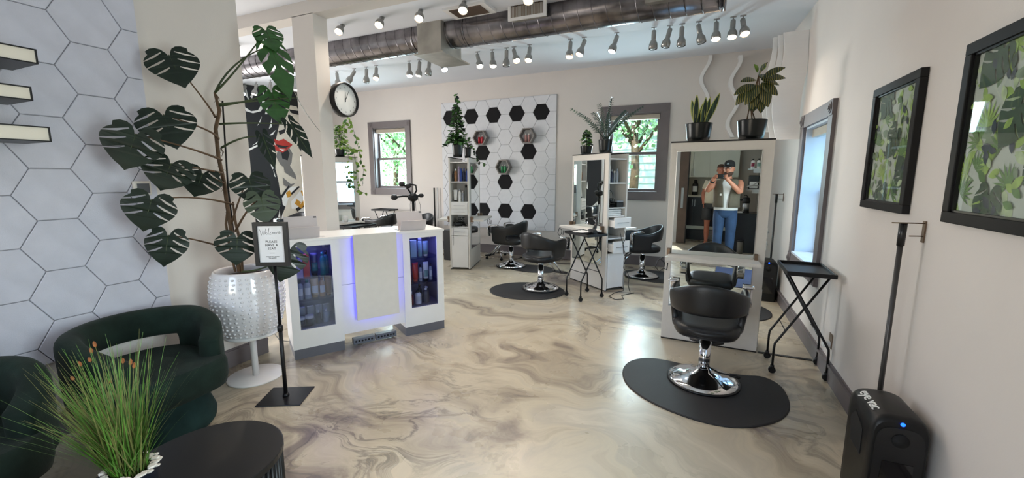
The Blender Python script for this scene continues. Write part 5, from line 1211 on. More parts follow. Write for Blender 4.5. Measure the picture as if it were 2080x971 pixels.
# ================================================================== WAVES ON THE BACK WALL
def wave(name, label, x, z0, z1, amp, ph, dep, wl=.60, th=.052, cyc=None):
    n = 40; m = MB(); A = []; B = []
    for i in range(n+1):
        z = z0+(z1-z0)*i/n; dx = amp*sin(2*pi*(z1-z)/wl+ph); A.append((x+dx-th/2, z)); B.append((x+dx+th/2, z))
    poly = A+B[::-1]; nn = len(poly); y0, y1 = YB-dep, YB-.0
    vs = [(a, y0, b) for a, b in poly]+[(a, y1, b) for a, b in poly]; fs = []
    for i in range(n): fs += [(i, i+1, nn-2-i, nn-1-i), (nn+i+1, nn+i, nn+nn-1-i, nn+nn-2-i), (i, nn+i, nn+i+1, i+1), (nn-1-i, nn-2-i, 2*nn-2-i, 2*nn-1-i)]
    fs += [(n, n+1, nn+n+1, nn+n)[::-1], (0, nn-1, 2*nn-1, nn)[::-1]]
    m.add(vs, fs, False); return tag(obj(name, m, M_white), label, 'wall decoration', None)
wave('wave_strip', 'white wavy strip on back wall rising behind the snake plant', 0.0, 1.95, 3.30, .055, 1.2, .06)
wave('wave_strip', 'white wavy strip on back wall between snake plant and croton', .40, 2.08, 3.23, .055, 1.0, .16)
# broad wave board hanging off the right wall
t = thing('wave_sculpture', 'broad white wavy board in the back right corner above nearest station', 'wall decoration', (.80, 5.5, 1.9))
def wsheet(x0, x1, y, z0, z1, a, nm, th=.018):
    n = 30; m = MB(); vs = []
    for i in range(n+1):
        z = z0+(z1-z0)*i/n; e = a*sin(2*pi*(z-z0)/.95+.6); dx = .035*sin(2*pi*(z-z0)/1.05+2.2)
        for yy in (y+e, y+e+th): vs += [(x0+dx, yy, z), (min(x1+dx*.5, XR-.006), yy, z)]
    fs = []
    for i in range(n):
        b = 4*i; fs += [(b, b+1, b+5, b+4), (b+3, b+2, b+6, b+7), (b+2, b, b+4, b+6), (b+1, b+3, b+7, b+5)]
    fs += [(0, 2, 3, 1), (4*n, 4*n+1, 4*n+3, 4*n+2)]; m.add(vs, fs, False); obj(nm, m, M_white, t, world=True)
wsheet(.72, .965, 5.45, 1.90, 3.02, .045, 'board'); wsheet(.675, .735, 5.52, 1.92, 3.02, .04, 'board_layer'); wsheet(.63, .69, 5.60, 2.0, 3.02, .035, 'board_layer')

# ================================================================== CLOCK
t = thing('wall_clock', 'round wall clock with black rim and white dial beside the column', 'clock', (-3.30, 3.30, 2.26))
M = Matrix.Translation((-3.30, 3.30, 2.262)) @ Matrix.Rotation(pi/2, 4, 'Y') @ Matrix.Rotation(pi/2, 4, 'Z')   # local z -> +X world, local x -> +Y, local y -> +Z
def cmb(): m = MB(); m.T = M; return m
m = cmb(); m.lathe([(0, -.075), (.150, -.075), (.166, -.05), (.166, .022), (.158, .026), (.150, .018), (.150, .0)], n=56, caps=(True, False)); obj('clock_case', m, M_black, t, world=True)
m = cmb(); m.lathe([(0, .002), (.151, .002)], n=48, caps=(False, False)); m.lathe([(0, .002), (.151, .001)], n=48, caps=(False, False)); dial = obj('dial', m, C_wht, t, world=True)
for k in range(12):
    a = pi/2-2*pi*(k or 12)/12; mb = text_mb(str(k or 12), .020, M @ Matrix.Translation((.118*cos(a), .118*sin(a), .004)), .0004); obj('numeral', mb, M_black, dial, world=True)
m = cmb()
for k in range(60):
    a = 2*pi*k/60; c, s = cos(a), sin(a); m.add([(.138*c-.0012*s, .138*s+.0012*c, .004), (.138*c+.0012*s, .138*s-.0012*c, .004), (.146*c+.0012*s, .146*s-.0012*c, .004), (.146*c-.0012*s, .146*s+.0012*c, .004)], [(0, 1, 2, 3)])
obj('minute_marks', m, M_black, dial, world=True)
for ang, L, nm in ((radians(62), .112, 'minute_hand'), (radians(88), .075, 'hour_hand')):
    m = cmb(); c, s = cos(ang), sin(ang); p = [(-.02*c-.003*s, -.02*s+.003*c), (-.02*c+.003*s, -.02*s-.003*c), (L*c+.001*s, L*s-.001*c), (L*c-.001*s, L*s+.001*c)]; m.add([(a, b, .007) for a, b in p]+[(a, b, .0085) for a, b in p], [(4, 5, 6, 7), (0, 1, 5, 4), (1, 2, 6, 5), (2, 3, 7, 6), (3, 0, 4, 7)]); obj(nm, m, M_black, t, world=True)
obj('wall_bracket', MB().box(-3.42, 3.155, 2.23, -3.37, 3.32, 2.29), M_black, t, world=True)

# ================================================================== MURAL on the far left wall (flat painted panel)
t = thing('mural', 'black and white mural of a face with red lips on far left wall', 'mural', (XLL+.01, 6.0, .3))
XM = XLL+.03
def mp(px, py): p = on('x', XM, px, py); return (p.y, p.z)
m = MB(); tl, bl, = mp(489, 169), mp(528, 520)
m.box(XLL+.002, tl[0]-.02, .15, XM, 7.2, 3.2); obj('mural_board', m, pm('mural_cream', (222, 212, 198), .7), t, world=True)
MC = dict(k=pm('mural_black', (27, 26, 31), .7), w=pm('mural_white', (236, 234, 232), .7), r=pm('mural_red', (186, 48, 40), .7), g=pm('mural_grey', (120, 116, 114), .7), o=pm('mural_gold', (204, 146, 48), .7))
mk = list(MC); lay = 0; mb = MB()
def paint(c, pts):
    global lay; lay += 1; P = [mp(*q) for q in pts]; tri = tessellate_polygon([[Vector((a, b, 0)) for a, b in P]]); mb.cur = mk.index(c); x = XM+.0006+lay*.0002
    mb.add([(x, a, b) for a, b in P], [tuple(q) for q in tri], False)
paint('k', [(489, 168), (545, 170), (565, 210), (568, 250), (560, 285), (552, 300), (556, 330), (565, 365), (570, 395), (582, 415), (572, 440), (560, 480), (520, 520), (512, 460), (500, 330), (494, 240)])
paint('k', [(545, 170), (605, 176), (640, 200), (640, 240), (612, 218), (590, 214), (578, 222), (566, 250)])
paint('k', [(600, 210), (640, 232), (640, 310), (625, 300), (612, 308), (606, 300), (618, 280), (606, 262), (612, 240)])
paint('w', [(494, 215), (510, 226), (524, 224), (532, 210), (534, 190), (530, 180), (538, 192), (538, 212), (530, 226), (514, 230), (500, 226)])
for q in (((500, 180), (506, 205), (498, 192)), ((508, 196), (520, 178), (512, 200)), ((538, 232), (544, 210), (543, 232)), ((522, 256), (532, 236), (528, 250)), ((546, 262), (552, 240), (552, 258)), ((502, 304), (526, 292), (524, 297), (503, 308)), ((512, 296), (528, 284), (524, 290)), ((547, 275), (560, 264), (554, 274)), ((542, 372), (546, 392), (543, 396)), ((548, 330), (556, 342), (553, 344)), ((555, 345), (560, 360), (557, 358)), ((515, 430), (545, 455), (530, 455), (516, 440)), ((562, 455), (568, 425), (570, 452)), ((570, 455), (574, 432), (576, 455))): paint('w', list(q))
paint('g', [(566, 300), (585, 296), (594, 312), (592, 330), (584, 345), (570, 335), (560, 318)]); paint('k', [(570, 305), (582, 300), (588, 312), (584, 326), (573, 322)])
paint('g', [(575, 335), (585, 330), (600, 355), (602, 365), (590, 358), (578, 350)]); paint('k', [(586, 222), (610, 226), (608, 234), (592, 230)]); paint('k', [(565, 266), (580, 262), (578, 270), (568, 274)])
paint('g', [(596, 268), (610, 262), (606, 285), (598, 292)]); paint('r', [(556, 282), (566, 286), (576, 282), (594, 294), (586, 302), (570, 300), (560, 296)]); paint('r', [(554, 292), (566, 300), (586, 303), (574, 310), (560, 306)]); paint('k', [(560, 293), (580, 297), (592, 295), (578, 301), (564, 299)])
paint('w', [(566, 302), (580, 304), (573, 307)]); paint('g', [(574, 360), (590, 374), (600, 372), (588, 382), (576, 376)])
paint('w', [(572, 400), (590, 380), (604, 378), (588, 396), (580, 420), (574, 416)]); paint('w', [(590, 410), (612, 384), (640, 372), (640, 396), (604, 424), (592, 424)]); paint('w', [(604, 424), (640, 402), (640, 440), (612, 440)])
for q in (((586, 396), (606, 378), (609, 380), (588, 400)), ((600, 424), (640, 398), (640, 402), (604, 430)), ((570, 398), (586, 376), (588, 379), (573, 402))): paint('k', list(q))
paint('o', [(580, 392), (588, 386), (592, 396), (584, 402)]); paint('o', [(598, 414), (607, 420), (611, 411), (602, 404)]); paint('o', [(610, 388), (613, 386), (617, 396), (614, 398)]); paint('o', [(606, 420), (618, 404), (622, 408), (612, 424)])
obj('painted_shapes', mb, [MC[k] for k in mk], t, world=True)

# ================================================================== HAIR PROCESSOR LAMP behind the desk
t = thing('hair_processor', 'black four-headed hair processor lamp on a pole behind the right tablet', 'hair processor', (-4.14, 5.45, 0)); cx, cy = -4.14, 5.45
m = MB(); m.cyl((cx, cy, .05), (cx, cy, 1.12), .016, n=12); obj('pole', m, M_steel, t, world=True); m = MB(); m.cyl((cx, cy, .95), (cx, cy, 1.12), .022, n=12); obj('pole_sleeve', m, M_black, t, world=True)
for k in range(5):
    a = 2*pi*k/5; m = MB(); m.tube([(cx, cy, .07), (cx+.26*cos(a), cy+.26*sin(a), .05)], [.02, .014], 8); m.sphere((cx+.26*cos(a), cy+.26*sin(a), .026), .026, 8, 6); obj('leg', m, M_black, t, world=True)
m = MB(); m.sphere((cx, cy, 1.17), .085, 14, 10, sc=(1, 1, .8)); obj('motor_hub', m, M_black, t, world=True)
rt, up_ = Vector(_R), Vector((0, 0, 1)); c0 = Vector((cx, cy, 1.18))
for pts, r in (((0, 0), (-.16, .01), (-.30, -.01)), .06), (((0, 0), (.06, .10), (.05, .18), (-.04, .20), (-.07, .17)), .05), (((0, 0), (-.05, .08), (-.10, .16), (-.17, .20)), .055), (((0, 0), (.06, .01), (.13, .02)), .045):
    P = [c0+rt*a+up_*b for a, b in pts]; m = MB(); m.tube(P, .014, 8); arm = obj('arm', m, M_black, t, world=True); m = MB(); m.sphere(P[-1], r, 12, 8, sc=(1, .8, .75)); obj('lamp_head', m, M_blackp, arm, world=True)
m = MB()
for dx in (-.05, .04, .11): m.tube([c0+rt*dx*.6, c0+rt*dx+up_*-.12, c0+rt*dx*1.05+up_*-.40], .003, 5)
obj('dangling_wires', m, M_black, t, world=True)
# ================================================================== OUTSIDE THE WINDOWS
M_grass = pm('lawn', (120, 160, 90), .9, var=.3, scale=3); M_siding = pm('white_siding', (226, 230, 232), .6); M_foli = pm('tree_foliage', (178, 214, 158), .7, var=.4, scale=2)
struct('ground', MB().box(-30, YB+.5, -.5, 12, 40, -.4), M_grass)
hs = thing('neighbour_house', 'white clapboard house outside the right back window', 'house', (0, 13, -.4)); obj('house_wall', MB().box(-6.5, 13, -.4, 6, 16, 3.0), M_siding, hs, world=True)
for k in range(16): obj('clapboard', MB().add([(-6.55, 12.93, -.3+k*.2), (6.05, 12.93, -.3+k*.2), (6.05, 12.99, -.1+k*.2), (-6.55, 12.99, -.1+k*.2), (-6.55, 13, -.3+k*.2), (6.05, 13, -.3+k*.2)], [(0, 1, 2, 3), (4, 5, 1, 0)]), M_siding, hs, world=True)
obj('roof', MB().add([(-6.8, 12.6, 2.9), (6.3, 12.6, 2.9), (6.3, 14.5, 4.6), (-6.8, 14.5, 4.6)], [(0, 1, 2, 3)]), pm('roof_grey', (130, 132, 138), .8), hs, world=True, solid=.1)
def tree(label, x, y, h, r, n, seed, name='tree', cat='tree', stem=True):
    t = thing(name, label, cat, (x, y, -.4)); rnd = random.Random(seed); m = MB()
    if stem:
        m.tube([(x, y, -.4), (x+.1, y, h*.3), (x, y, h*.6)], [.14, .11, .07], 8)
        for k in range(6): a = k*1.05; m.tube([(x+.05, y, h*.35+k*.1), (x+r*.5*cos(a), y+r*.5*sin(a), h*.55+k*.1), (x+r*.8*cos(a), y+r*.8*sin(a), h*.7+k*.08)], [.05, .03, .01], 5)
        obj('trunk', m, M_bark, t, world=True)
    m = MB()
    for k in range(n):
        u = rnd.gauss(0, .5), rnd.gauss(0, .5), rnd.gauss(0, .42); c = Vector((x+u[0]*r, y+u[1]*r*.6, (h*.62 if stem else h*.4)+u[2]*r*(1 if stem else .5)))
        if c.z < -.4: continue
        s = .055 if stem else .035; a = Vector((rnd.uniform(-1, 1), rnd.uniform(-1, 1), rnd.uniform(-1, 1)))*s; b = Vector((rnd.uniform(-1, 1), rnd.uniform(-1, 1), rnd.uniform(-1, 1)))*s; m.add([c-a, c+b, c+a, c-b], [(0, 1, 2, 3)])
    obj('crown', m, M_foli, t, world=True, kind='stuff')
tree('leafy green tree seen through the left back window', -9.5, 12.5, 5.0, 2.2, 5000, 1); tree('leafy tree above the house seen through right back window', -1.6, 11.2, 5.6, 1.7, 3200, 2)
tree('farther green tree at the left of left back window', -14.0, 17, 7, 3.5, 5000, 4)
for i, (x, y, lb) in enumerate(((-8.6, 9.6, 'grassy bush low in the left back window'), (-1.5, 11.8, 'low bush at the foot of the white house'), (-.4, 11.9, 'second low bush at the foot of the white house'))): tree(lb, x, y, 1.4 if i == 0 else 1.2, .9, 1800, 20+i, 'bush', 'bush', False)

# ================================================================== KITCHEN BEHIND THE CAMERA (seen in the nearest mirror)
M_kc = pm('sage_white_cabinet', (214, 218, 206), .4, var=.02); M_kd = pm('navy_black_cabinet', (24, 26, 34), .35, var=.04); M_count = pm('pale_counter', (214, 208, 192), .4, var=.05); M_door = pm('brown_wood_door', (92, 74, 64), .6, var=.2, scale=5)
kc = thing('upper_cabinet', 'white upper kitchen cabinets reflected in the nearest mirror', 'cabinet', (-.35, -3.2, 1.48)); obj('cabinet_body', MB().box(-.895, -3.41, 1.48, .30, -2.87, 2.5), M_kc, kc, world=True)
for x0, x1, hx in ((-.89, -.655, -.68), (-.65, -.305, -.625), (-.30, .02, None), (.025, .295, None)):
    d = obj('cabinet_door', MB().box(x0, -2.87, 1.482, x1, -2.85, 2.49), M_kc, kc, world=True)
    if hx: obj('handle', MB().box(hx-.005, -2.85, 1.50, hx+.005, -2.83, 1.68), M_steel, d, world=True)
kb = thing('base_cabinet', 'dark base kitchen cabinets reflected in the nearest mirror', 'cabinet', (-.35, -3.2, 0)); obj('cabinet_body', MB().box(-.895, -3.41, 0, .30, -2.87, 1.02), M_kd, kb, world=True)
for x0, x1, hx in ((-.89, -.60, -.625), (-.595, -.30, -.57), (-.295, .0, -.03), (.005, .295, None)):
    d = obj('cabinet_door', MB().box(x0, -2.87, .34, x1, -2.85, 1.01), M_kd, kb, world=True)
    if hx: obj('handle', MB().box(hx-.006, -2.85, .80, hx+.006, -2.83, .96), M_steel, d, world=True)
obj('light_kick_strip', MB().box(-.895, -2.87, .26, .30, -2.845, .335), M_kc, kb, world=True)
obj('lower_drawer', MB().box(-.89, -2.87, .02, -.30, -2.848, .25), M_kd, kb, world=True)
for k in range(9): obj('vent_slat', MB().box(-.28, -2.87, .03+k*.025, -.05, -2.848, .045+k*.025), M_steel, kb, world=True)
tag(obj('countertop', MB().box(-.9, -3.41, 1.02, .30, -2.83, 1.06), M_count), 'pale kitchen worktop on the dark base cabinets, in mirror', 'worktop')
tag(obj('backsplash', MB().box(-.895, -3.415, 1.06, .30, -3.40, 1.48), M_count), 'pale splashback between kitchen cabinets, in mirror', 'splashback')
cl_ = thing('ceiling_lamp', 'round white kitchen ceiling lamp behind the camera', 'lamp', (.0, -1.75, 2.92)); m = MB(); m.lathe([(0, 0), (.16, 0), (.16, .06), (0, .06)], n=32); obj('lamp_disc', m, pm('lamp_disc_glow', (255, 244, 226), .4, emit=(255, 244, 226), estr=3, var=0), cl_)  # glowing disc added as a body for the kitchen fill
light('kitchen_light', 'AREA', (0, -1.75, 2.90), 150, (1, .95, .86), (0, -2.3, 0), shape='DISK', size=.32)  # added area lamp that brightens the kitchen reflection
product('plain', .065, .36, C_blk, C_blk, Vector((-.60, -3.05, 1.061)), pi, 'large black bottle with white label on the kitchen worktop, in mirror', None, lm=C_wht)
bd = thing('sliding_door', 'brown wooden door edge at the left side of the nearest mirror', 'door', (-.77, -2.12, 0)); obj('door_leaf', MB().box(-.86, -2.16, .01, -.68, -2.11, 2.6), M_door, bd, world=True); obj('door_edge', MB().box(-.68, -2.16, .01, -.66, -2.11, 2.6), M_black, bd, world=True); obj('door_pull', MB().box(-.80, -2.11, .80, -.75, -2.095, 1.25), M_steel, bd, world=True)
cbn = thing('coffee_cabinet', 'low black cabinet under the coffee airpot, in mirror', 'cabinet', (.50, -1.6, 0)); obj('cabinet_body', MB().box(.30, -1.90, .0, .70, -1.42, .76), M_kd, cbn, world=True); obj('cabinet_top', MB().box(.295, -1.905, .76, .703, -1.41, .78), M_blackp, cbn, world=True)
ap = thing('coffee_airpot', 'steel coffee airpot with black top on the low black cabinet, in mirror', 'airpot', (.47, -1.62, .782)); m = MB(); m.lathe([(0, 0), (.062, 0), (.062, .19), (.05, .20)], n=24); obj('steel_body', m, M_steel, ap)
m = MB(); m.lathe([(.066, .19), (.075, .24), (.06, .30), (0, .31)], n=24); m.tube([(-.02, 0, .25), (-.13, 0, .26), (-.14, 0, .20)], [.03, .02, .012], 8); m.tube([(.03, 0, .30), (.0, 0, .345), (-.05, 0, .34)], .01, 6); obj('pump_head', m, M_blackp, ap); m = MB(); m.lathe([(0, 0), (.07, 0), (.07, .012), (0, .013)], n=24); obj('drip_base', m, M_blackp, ap)
tag(obj('small_tray', MB().box(.33, -1.70, .781, .42, -1.55, .80), C_wht, bevel=.003), 'small white saucer tray beside the airpot, in mirror', 'tray')
tb = thing('pedal_bin', 'small steel bin beside the jeans legs, in mirror', 'bin', (.42, -1.28, 0)); m = MB(); m.lathe([(0, 0), (.05, 0), (.055, .24), (.058, .245), (.0, .25)], n=24); obj('bin_body', m, M_steel, tb); m = MB(); m.lathe([(.056, .235), (.059, .24), (.059, .252), (0, .256)], n=24); obj('bin_rim', m, M_black, tb)
for z, nm in ((1.63, 'upper'), (1.235, 'lower')):
    s = thing('wall_shelf', '%s small grey shelf on kitchen side wall, in mirror' % nm, 'shelf', (.58, -1.55, z)); obj('shelf_board', MB().box(.45, -1.75, z, .703, -1.40, z+.02), M_steel, s, world=True)
    for y in (-1.70, -1.45): obj('shelf_bracket', MB().box(.55, y-.008, z-.06, .703, y+.008, z), M_steel, s, world=True)
product('plain', .035, .19, C_wht, C_blk, Vector((.53, -1.55, 1.651)), pi, 'white bottle with pink label on upper kitchen shelf, in mirror', None, lm=C_pinkc); product('plain', .035, .19, C_wht, C_blk, Vector((.63, -1.52, 1.651)), pi, 'white bottle with green label on upper kitchen shelf, in mirror', None, lm=C_sage)
cm = thing('kitchen_appliance', 'black and white appliance on lower kitchen shelf, in mirror', 'appliance', (.57, -1.56, 1.256)); obj('appliance_body', MB().box(.48, -1.66, 1.257, .66, -1.48, 1.52), M_blackp, cm, world=True, bevel=.01); obj('appliance_front', MB().box(.50, -1.48, 1.27, .64, -1.455, 1.40), C_wht, cm, world=True, bevel=.01)
m = MB(); m.tube([(.46, -1.42, 1.30), (.55, -1.38, 1.33), (.70, -1.38, 1.43)], .01, 6); m.tube([(.46, -1.42, 1.33), (.70, -1.38, 1.32)], .01, 6); obj('shelf_rail', m, M_steel, cm, world=True)

# ================================================================== PEOPLE (seen in the nearest mirror)
M_skin = pm('skin_tanned', (196, 130, 104), .5, var=.06, scale=20); M_skin2 = pm('skin_sunned', (182, 112, 88), .5, var=.06, scale=20)
M_denim = pm('blue_denim', (46, 72, 108), .8, var=.25, scale=7, bump=.2, bscale=200); M_vest = pm('olive_canvas', (104, 96, 82), .85, var=.08, bump=.2, bscale=200); M_tee = pm('white_cotton', (226, 224, 222), .85); M_shorts = pm('charcoal_cotton', (62, 62, 64), .85, var=.1); M_tan = pm('tan_sandal', (176, 140, 104), .7)
M_cap = pm('black_cap_cloth', (20, 20, 22), .8); M_beard = pm('dark_beard', (70, 48, 38), .9, var=.2); M_eye = pm('eye_white', (230, 228, 224), .3); M_cream_t = pm('cream_cotton', (212, 202, 180), .85); M_shoe = pm('black_shoe', (24, 24, 26), .5)
def skin(name, parent, verts, edges, radii, mat, sub=2, root=0):
    me = bpy.data.meshes.new(name); me.from_pydata([tuple(v) for v in verts], edges, []); me.materials.append(mat)
    o = bpy.data.objects.new(name, me); COL.objects.link(o); o.parent = parent
    md = o.modifiers.new('skin', 'SKIN'); md.use_smooth_shade = True
    if not me.skin_vertices: me.skin_vertices.new() if hasattr(me.skin_vertices, 'new') else None
    sv = me.skin_vertices[0].data
    for i, r in enumerate(radii): sv[i].radius = (r, r) if not isinstance(r, tuple) else r
    sv[root].use_root = True
    s = o.modifiers.new('sub', 'SUBSURF'); s.levels = sub; s.render_levels = sub; return o
def add_skin_layer(me):
    pass
def loft(name, parent, rings, mat, n=28, **kw):
    "rings: (cx, cy, z, rx, ry)"
    m = MB(); m.ring([[Vector((cx+rx_*cos(2*pi*k/n), cy+ry_*sin(2*pi*k/n), z)) for k in range(n)] for cx, cy, z, rx_, ry_ in rings]); return obj(name, m, mat, parent, **kw)
def limb(mb, pts, radii, n=12):
    mb.tube(pts, radii, n)
def head(parent, c, yaw_, mat, s=1.):
    "face looks along +y before yaw; c is the head centre"
    T = Matrix.Translation(c) @ Matrix.Rotation(yaw_, 4, 'Z') @ Matrix.Diagonal((s, s, s, 1)); m = MB(); m.T = T; R_ = []
    for z, rx_, ry_, oy in ((-.125, .030, .030, .045), (-.112, .046, .050, .035), (-.085, .058, .072, .018), (-.05, .066, .088, .006), (0, .074, .097, 0), (.045, .076, .100, -.004), (.085, .068, .090, -.006), (.112, .046, .062, -.008), (.125, .018, .024, -.008)):
        R_.append([Vector((rx_*cos(2*pi*k/24), oy+ry_*sin(2*pi*k/24), z)) for k in range(24)])
    m.ring(R_)
    m.tube([(0, .092, .015), (0, .108, -.01), (0, .116, -.028), (0, .100, -.038)], [.008, .011, .015, .010], 8)       # nose
    for sx in (-1, 1): m.sphere((.077*sx, -.005, -.008), .026, 8, 6, sc=(.35, .7, 1.1))                                  # ears
    m.tube([(-.025, .090, -.062), (0, .099, -.064), (.025, .090, -.062)], [.004, .008, .004], 6)                         # mouth
    return m, T
# skin-modifier availability: build bodies as one lofted surface instead (no operators needed)
def body_person(name, label, root_loc, spec):
    t = thing(name, label, 'person', root_loc); return t
# ---- man with the phone -------------------------------------------------
P = thing('person', 'man in black cap and olive vest photographing with a phone, in the nearest mirror', 'person', (.14, -.36, 0))
B_ = MB(); X0, Y0 = .14, -.36
def W3(*a): return Vector(a)
legs = []
# one continuous body: pelvis-torso loft, limbs welded into the same mesh
B_.ring([[Vector((X0+rx_*cos(2*pi*k/24), Y0+oy+ry_*sin(2*pi*k/24), z)) for k in range(24)] for z, rx_, ry_, oy in ((.80, .12, .09, 0), (.88, .165, .115, 0), (.97, .165, .115, 0), (1.06, .165, .12, .01), (1.18, .175, .125, .01), (1.30, .19, .125, 0), (1.38, .195, .11, -.005), (1.43, .16, .09, -.01), (1.46, .07, .065, -.005), (1.50, .058, .06, .01), (1.56, .056, .058, .02))])
hc = Vector((.150, -.325, 1.632)); hm, hT = head(P, hc, radians(12), M_skin, 1.06)
B_.add(hm.v, hm.f, True)
sh_l, sh_r = Vector((X0-.19, Y0, 1.39)), Vector((X0+.19, Y0, 1.40))
hand_l, hand_r = Vector((-.062, -.055, 1.478)), Vector((.118, .005, 1.478))
el_l, el_r = Vector((-.175, -.235, 1.245)), Vector((.345, -.20, 1.225))
for a, b, c in ((sh_l, el_l, hand_l), (sh_r, el_r, hand_r)):
    d1 = (b-a); d2 = (c-b); w = b+d2*.80
    limb(B_, [a-d1*.10, a+d1*.15, a+d1*.5, b-d1*.08, b+d2*.06, b+d2*.35, w, c-d2*.06, c], [.045, .062, .054, .044, .044, .043, .030, .034, .030], 12)
for sg, fx in ((-1, .0), (1, .0)):
    hx = X0+sg*.085; limb(B_, [(hx, Y0, .86), (hx+sg*.01, Y0+.01, .70), (hx+sg*.012, Y0+.012, .50), (hx+sg*.012, Y0+.0, .40), (hx+sg*.012, Y0-.02, .25), (hx+sg*.012, Y0-.02, .09)], [.085, .082, .060, .056, .054, .038], 14)
# fingers: four and a thumb on each hand, closing on the phone
ph_c = Vector((.030, .0, 1.497))
def finger(mb, pts, r=.0085): mb.tube(pts, [r, r*.98, r*.9, r*.75], 8)
fwd = Vector((-sin(YAW), cos(YAW), 0)); rgt = Vector((cos(YAW), sin(YAW), 0)); PH = Vector((0, 0, 1.5))+rgt*.045-fwd*.012
for sg, hnd in ((-1, hand_l), (1, hand_r)):
    edge = PH+rgt*sg*.085
    for k in range(4):
        z = .026-.018*k; L = (.95, 1.0, .96, .82)[k]; kn = hnd+Vector((0, 0, z))+rgt*sg*.0; p1 = edge+rgt*sg*.012*L+Vector((0, 0, z))+fwd*.004; p2 = edge+fwd*(.010)+rgt*(-sg*.010*L)+Vector((0, 0, z*.8)); p3 = p2-rgt*sg*.022*L+fwd*.001
        finger(B_, [kn, p1, p2, p3])
    finger(B_, [hnd+Vector((0, 0, -.01))-fwd*.012, edge-fwd*.020+Vector((0, 0, -.03)), edge-fwd*.018-rgt*sg*.018+Vector((0, 0, -.020)), edge-fwd*.016-rgt*sg*.034+Vector((0, 0, -.006))], .010)
obj('body', B_, M_skin, P, world=True)
J = MB()
for sg in (-1, 1):
    hx = X0+sg*.088; J.tube([(hx, Y0, .90), (hx+sg*.006, Y0+.01, .74), (hx+sg*.012, Y0+.012, .52), (hx+sg*.012, Y0+.005, .42), (hx+sg*.014, Y0-.015, .22), (hx+sg*.014, Y0-.02, .07)], [.10, .100, .080, .077, .070, .068], 18)
J.ring([[Vector((X0+rx_*cos(2*pi*k/24), Y0+ry_*sin(2*pi*k/24), z)) for k in range(24)] for z, rx_, ry_ in ((.78, .150, .10), (.84, .185, .125), (.92, .188, .13), (1.0, .178, .128))]); obj('jeans', J, M_denim, P, world=True)
for sg in (-1, 1): m = MB(); hx = X0+sg*.105; m.ring([[Vector((hx+.048*k_*cos(a), Y0+.05+(.135*k_)*sin(a), z)) for a in [2*pi*i/20 for i in range(20)]] for z, k_ in ((0, .95), (.03, 1), (.06, .9), (.085, .6))]); obj('shoe', m, M_shoe, P, world=True)
loft('tshirt', P, [(X0, Y0, z, a, b) for z, a, b in ((.915, .190, .140), (.95, .192, .140), (1.06, .183, .136), (1.20, .186, .146), (1.32, .198, .140), (1.40, .185, .112), (1.435, .120, .09), (1.455, .075, .072))], M_tee, world=True)
def vest_shell():
    m = MB(); n = 44; prof_ = ((.965, .215, .160), (1.05, .206, .158), (1.18, .205, .155), (1.30, .212, .148), (1.38, .215, .132), (1.425, .175, .112), (1.455, .105, .092)); vs = []; fs = []
    for z, a, b in prof_:
        for k in range(n+1):
            gap = .26+.16*max(0, (z-1.25)/.2) - .10*max(0, 1-(z-.965)/.3)
            th = pi/2+gap+(2*pi-2*gap)*k/n; vs.append((X0+a*cos(th), Y0+b*sin(th), z))
    for i in range(len(prof_)-1):
        for k in range(n):
            th = pi/2+.3+(2*pi-.6)*(k+.5)/n; side = abs(cos(th)) > .93
            if i in (3, 4) and side: continue
            a = i*(n+1)+k; fs.append((a, a+1, a+n+2, a+n+1))
    m.add(vs, fs, True); return m
obj('vest', vest_shell(), M_vest, P, world=True, solid=.012)
obj('vest_patch', MB().box(X0-.105, Y0+.148, 1.17, X0-.075, Y0+.156, 1.205), M_cream, P, world=True)
m = MB(); m.T = hT; m.ring([[Vector((rx_*cos(2*pi*k/24), ry_*sin(2*pi*k/24)-.004, z)) for k in range(24)] for z, rx_, ry_ in ((.030, .082, .106), (.06, .083, .108), (.10, .076, .098), (.130, .054, .07), (.143, .02, .028))])
m.ring([[Vector((x, y, z)) for x, y, z in ((-.072, .06, h), (-.062, .135, h-.012), (-.03, .165, h-.016), (.03, .165, h-.016), (.062, .135, h-.012), (.072, .06, h))] for h in (.040, .048)]); obj('baseball_cap', m, M_cap, P, world=True)
m = MB(); m.T = hT; m.prism([(-.018, 0), (.018, 0), (.012, .022), (-.012, .022)], (0, .100, .07), (1, 0, 0), (0, -.3, 1), (0, .006, 0)); obj('cap_emblem', m, C_grey, P, world=True)
m = MB(); m.T = hT; R_ = []
for z, rx_, ry_, oy in ((-.128, .028, .030, .050), (-.110, .052, .056, .036), (-.082, .064, .078, .020), (-.055, .070, .088, .010)): R_.append([Vector((rx_*cos(a), oy+ry_*sin(a), z)) for a in [pi*k/16 for k in range(17)]])
m.ring(R_, close=False, caps=(False, False)); obj('beard', m, M_beard, P, world=True, solid=.006)
m = MB(); m.T = hT
for sx in (-1, 1): m.tube([(sx*.032+.024*cos(a), .098, .012+.017*sin(a)) for a in [i*pi/8 for i in range(17)]], .0025, 5); m.tube([(sx*.056, .096, .014), (sx*.078, 0, .01)], .002, 5)
m.tube([(-.010, .10, .014), (.010, .10, .014)], .0025, 5); obj('glasses', m, M_black, P, world=True)
m = MB(); m.T = hT
for sx in (-1, 1): m.sphere((sx*.031, .083, .012), .012, 8, 6)
obj('eyes', m, M_eye, P, world=True)
m = MB(); p_ = el_l+(hand_l-el_l)*.74; dd_ = (hand_l-el_l).normalized(); m.tube([p_-dd_*.014, p_+dd_*.014], .038, 16); obj('wristband', m, M_blackp, P, world=True)
PHN = thing('phone', 'black phone held up in both hands by the man, in mirror', 'phone', PH, YAW)
obj('phone_body', MB().box(-.082, -.0045, -.038, .082, .0045, .038), M_blackp, PHN, bevel=.003)
m = MB()
for x in (-.045+.0, ): pass
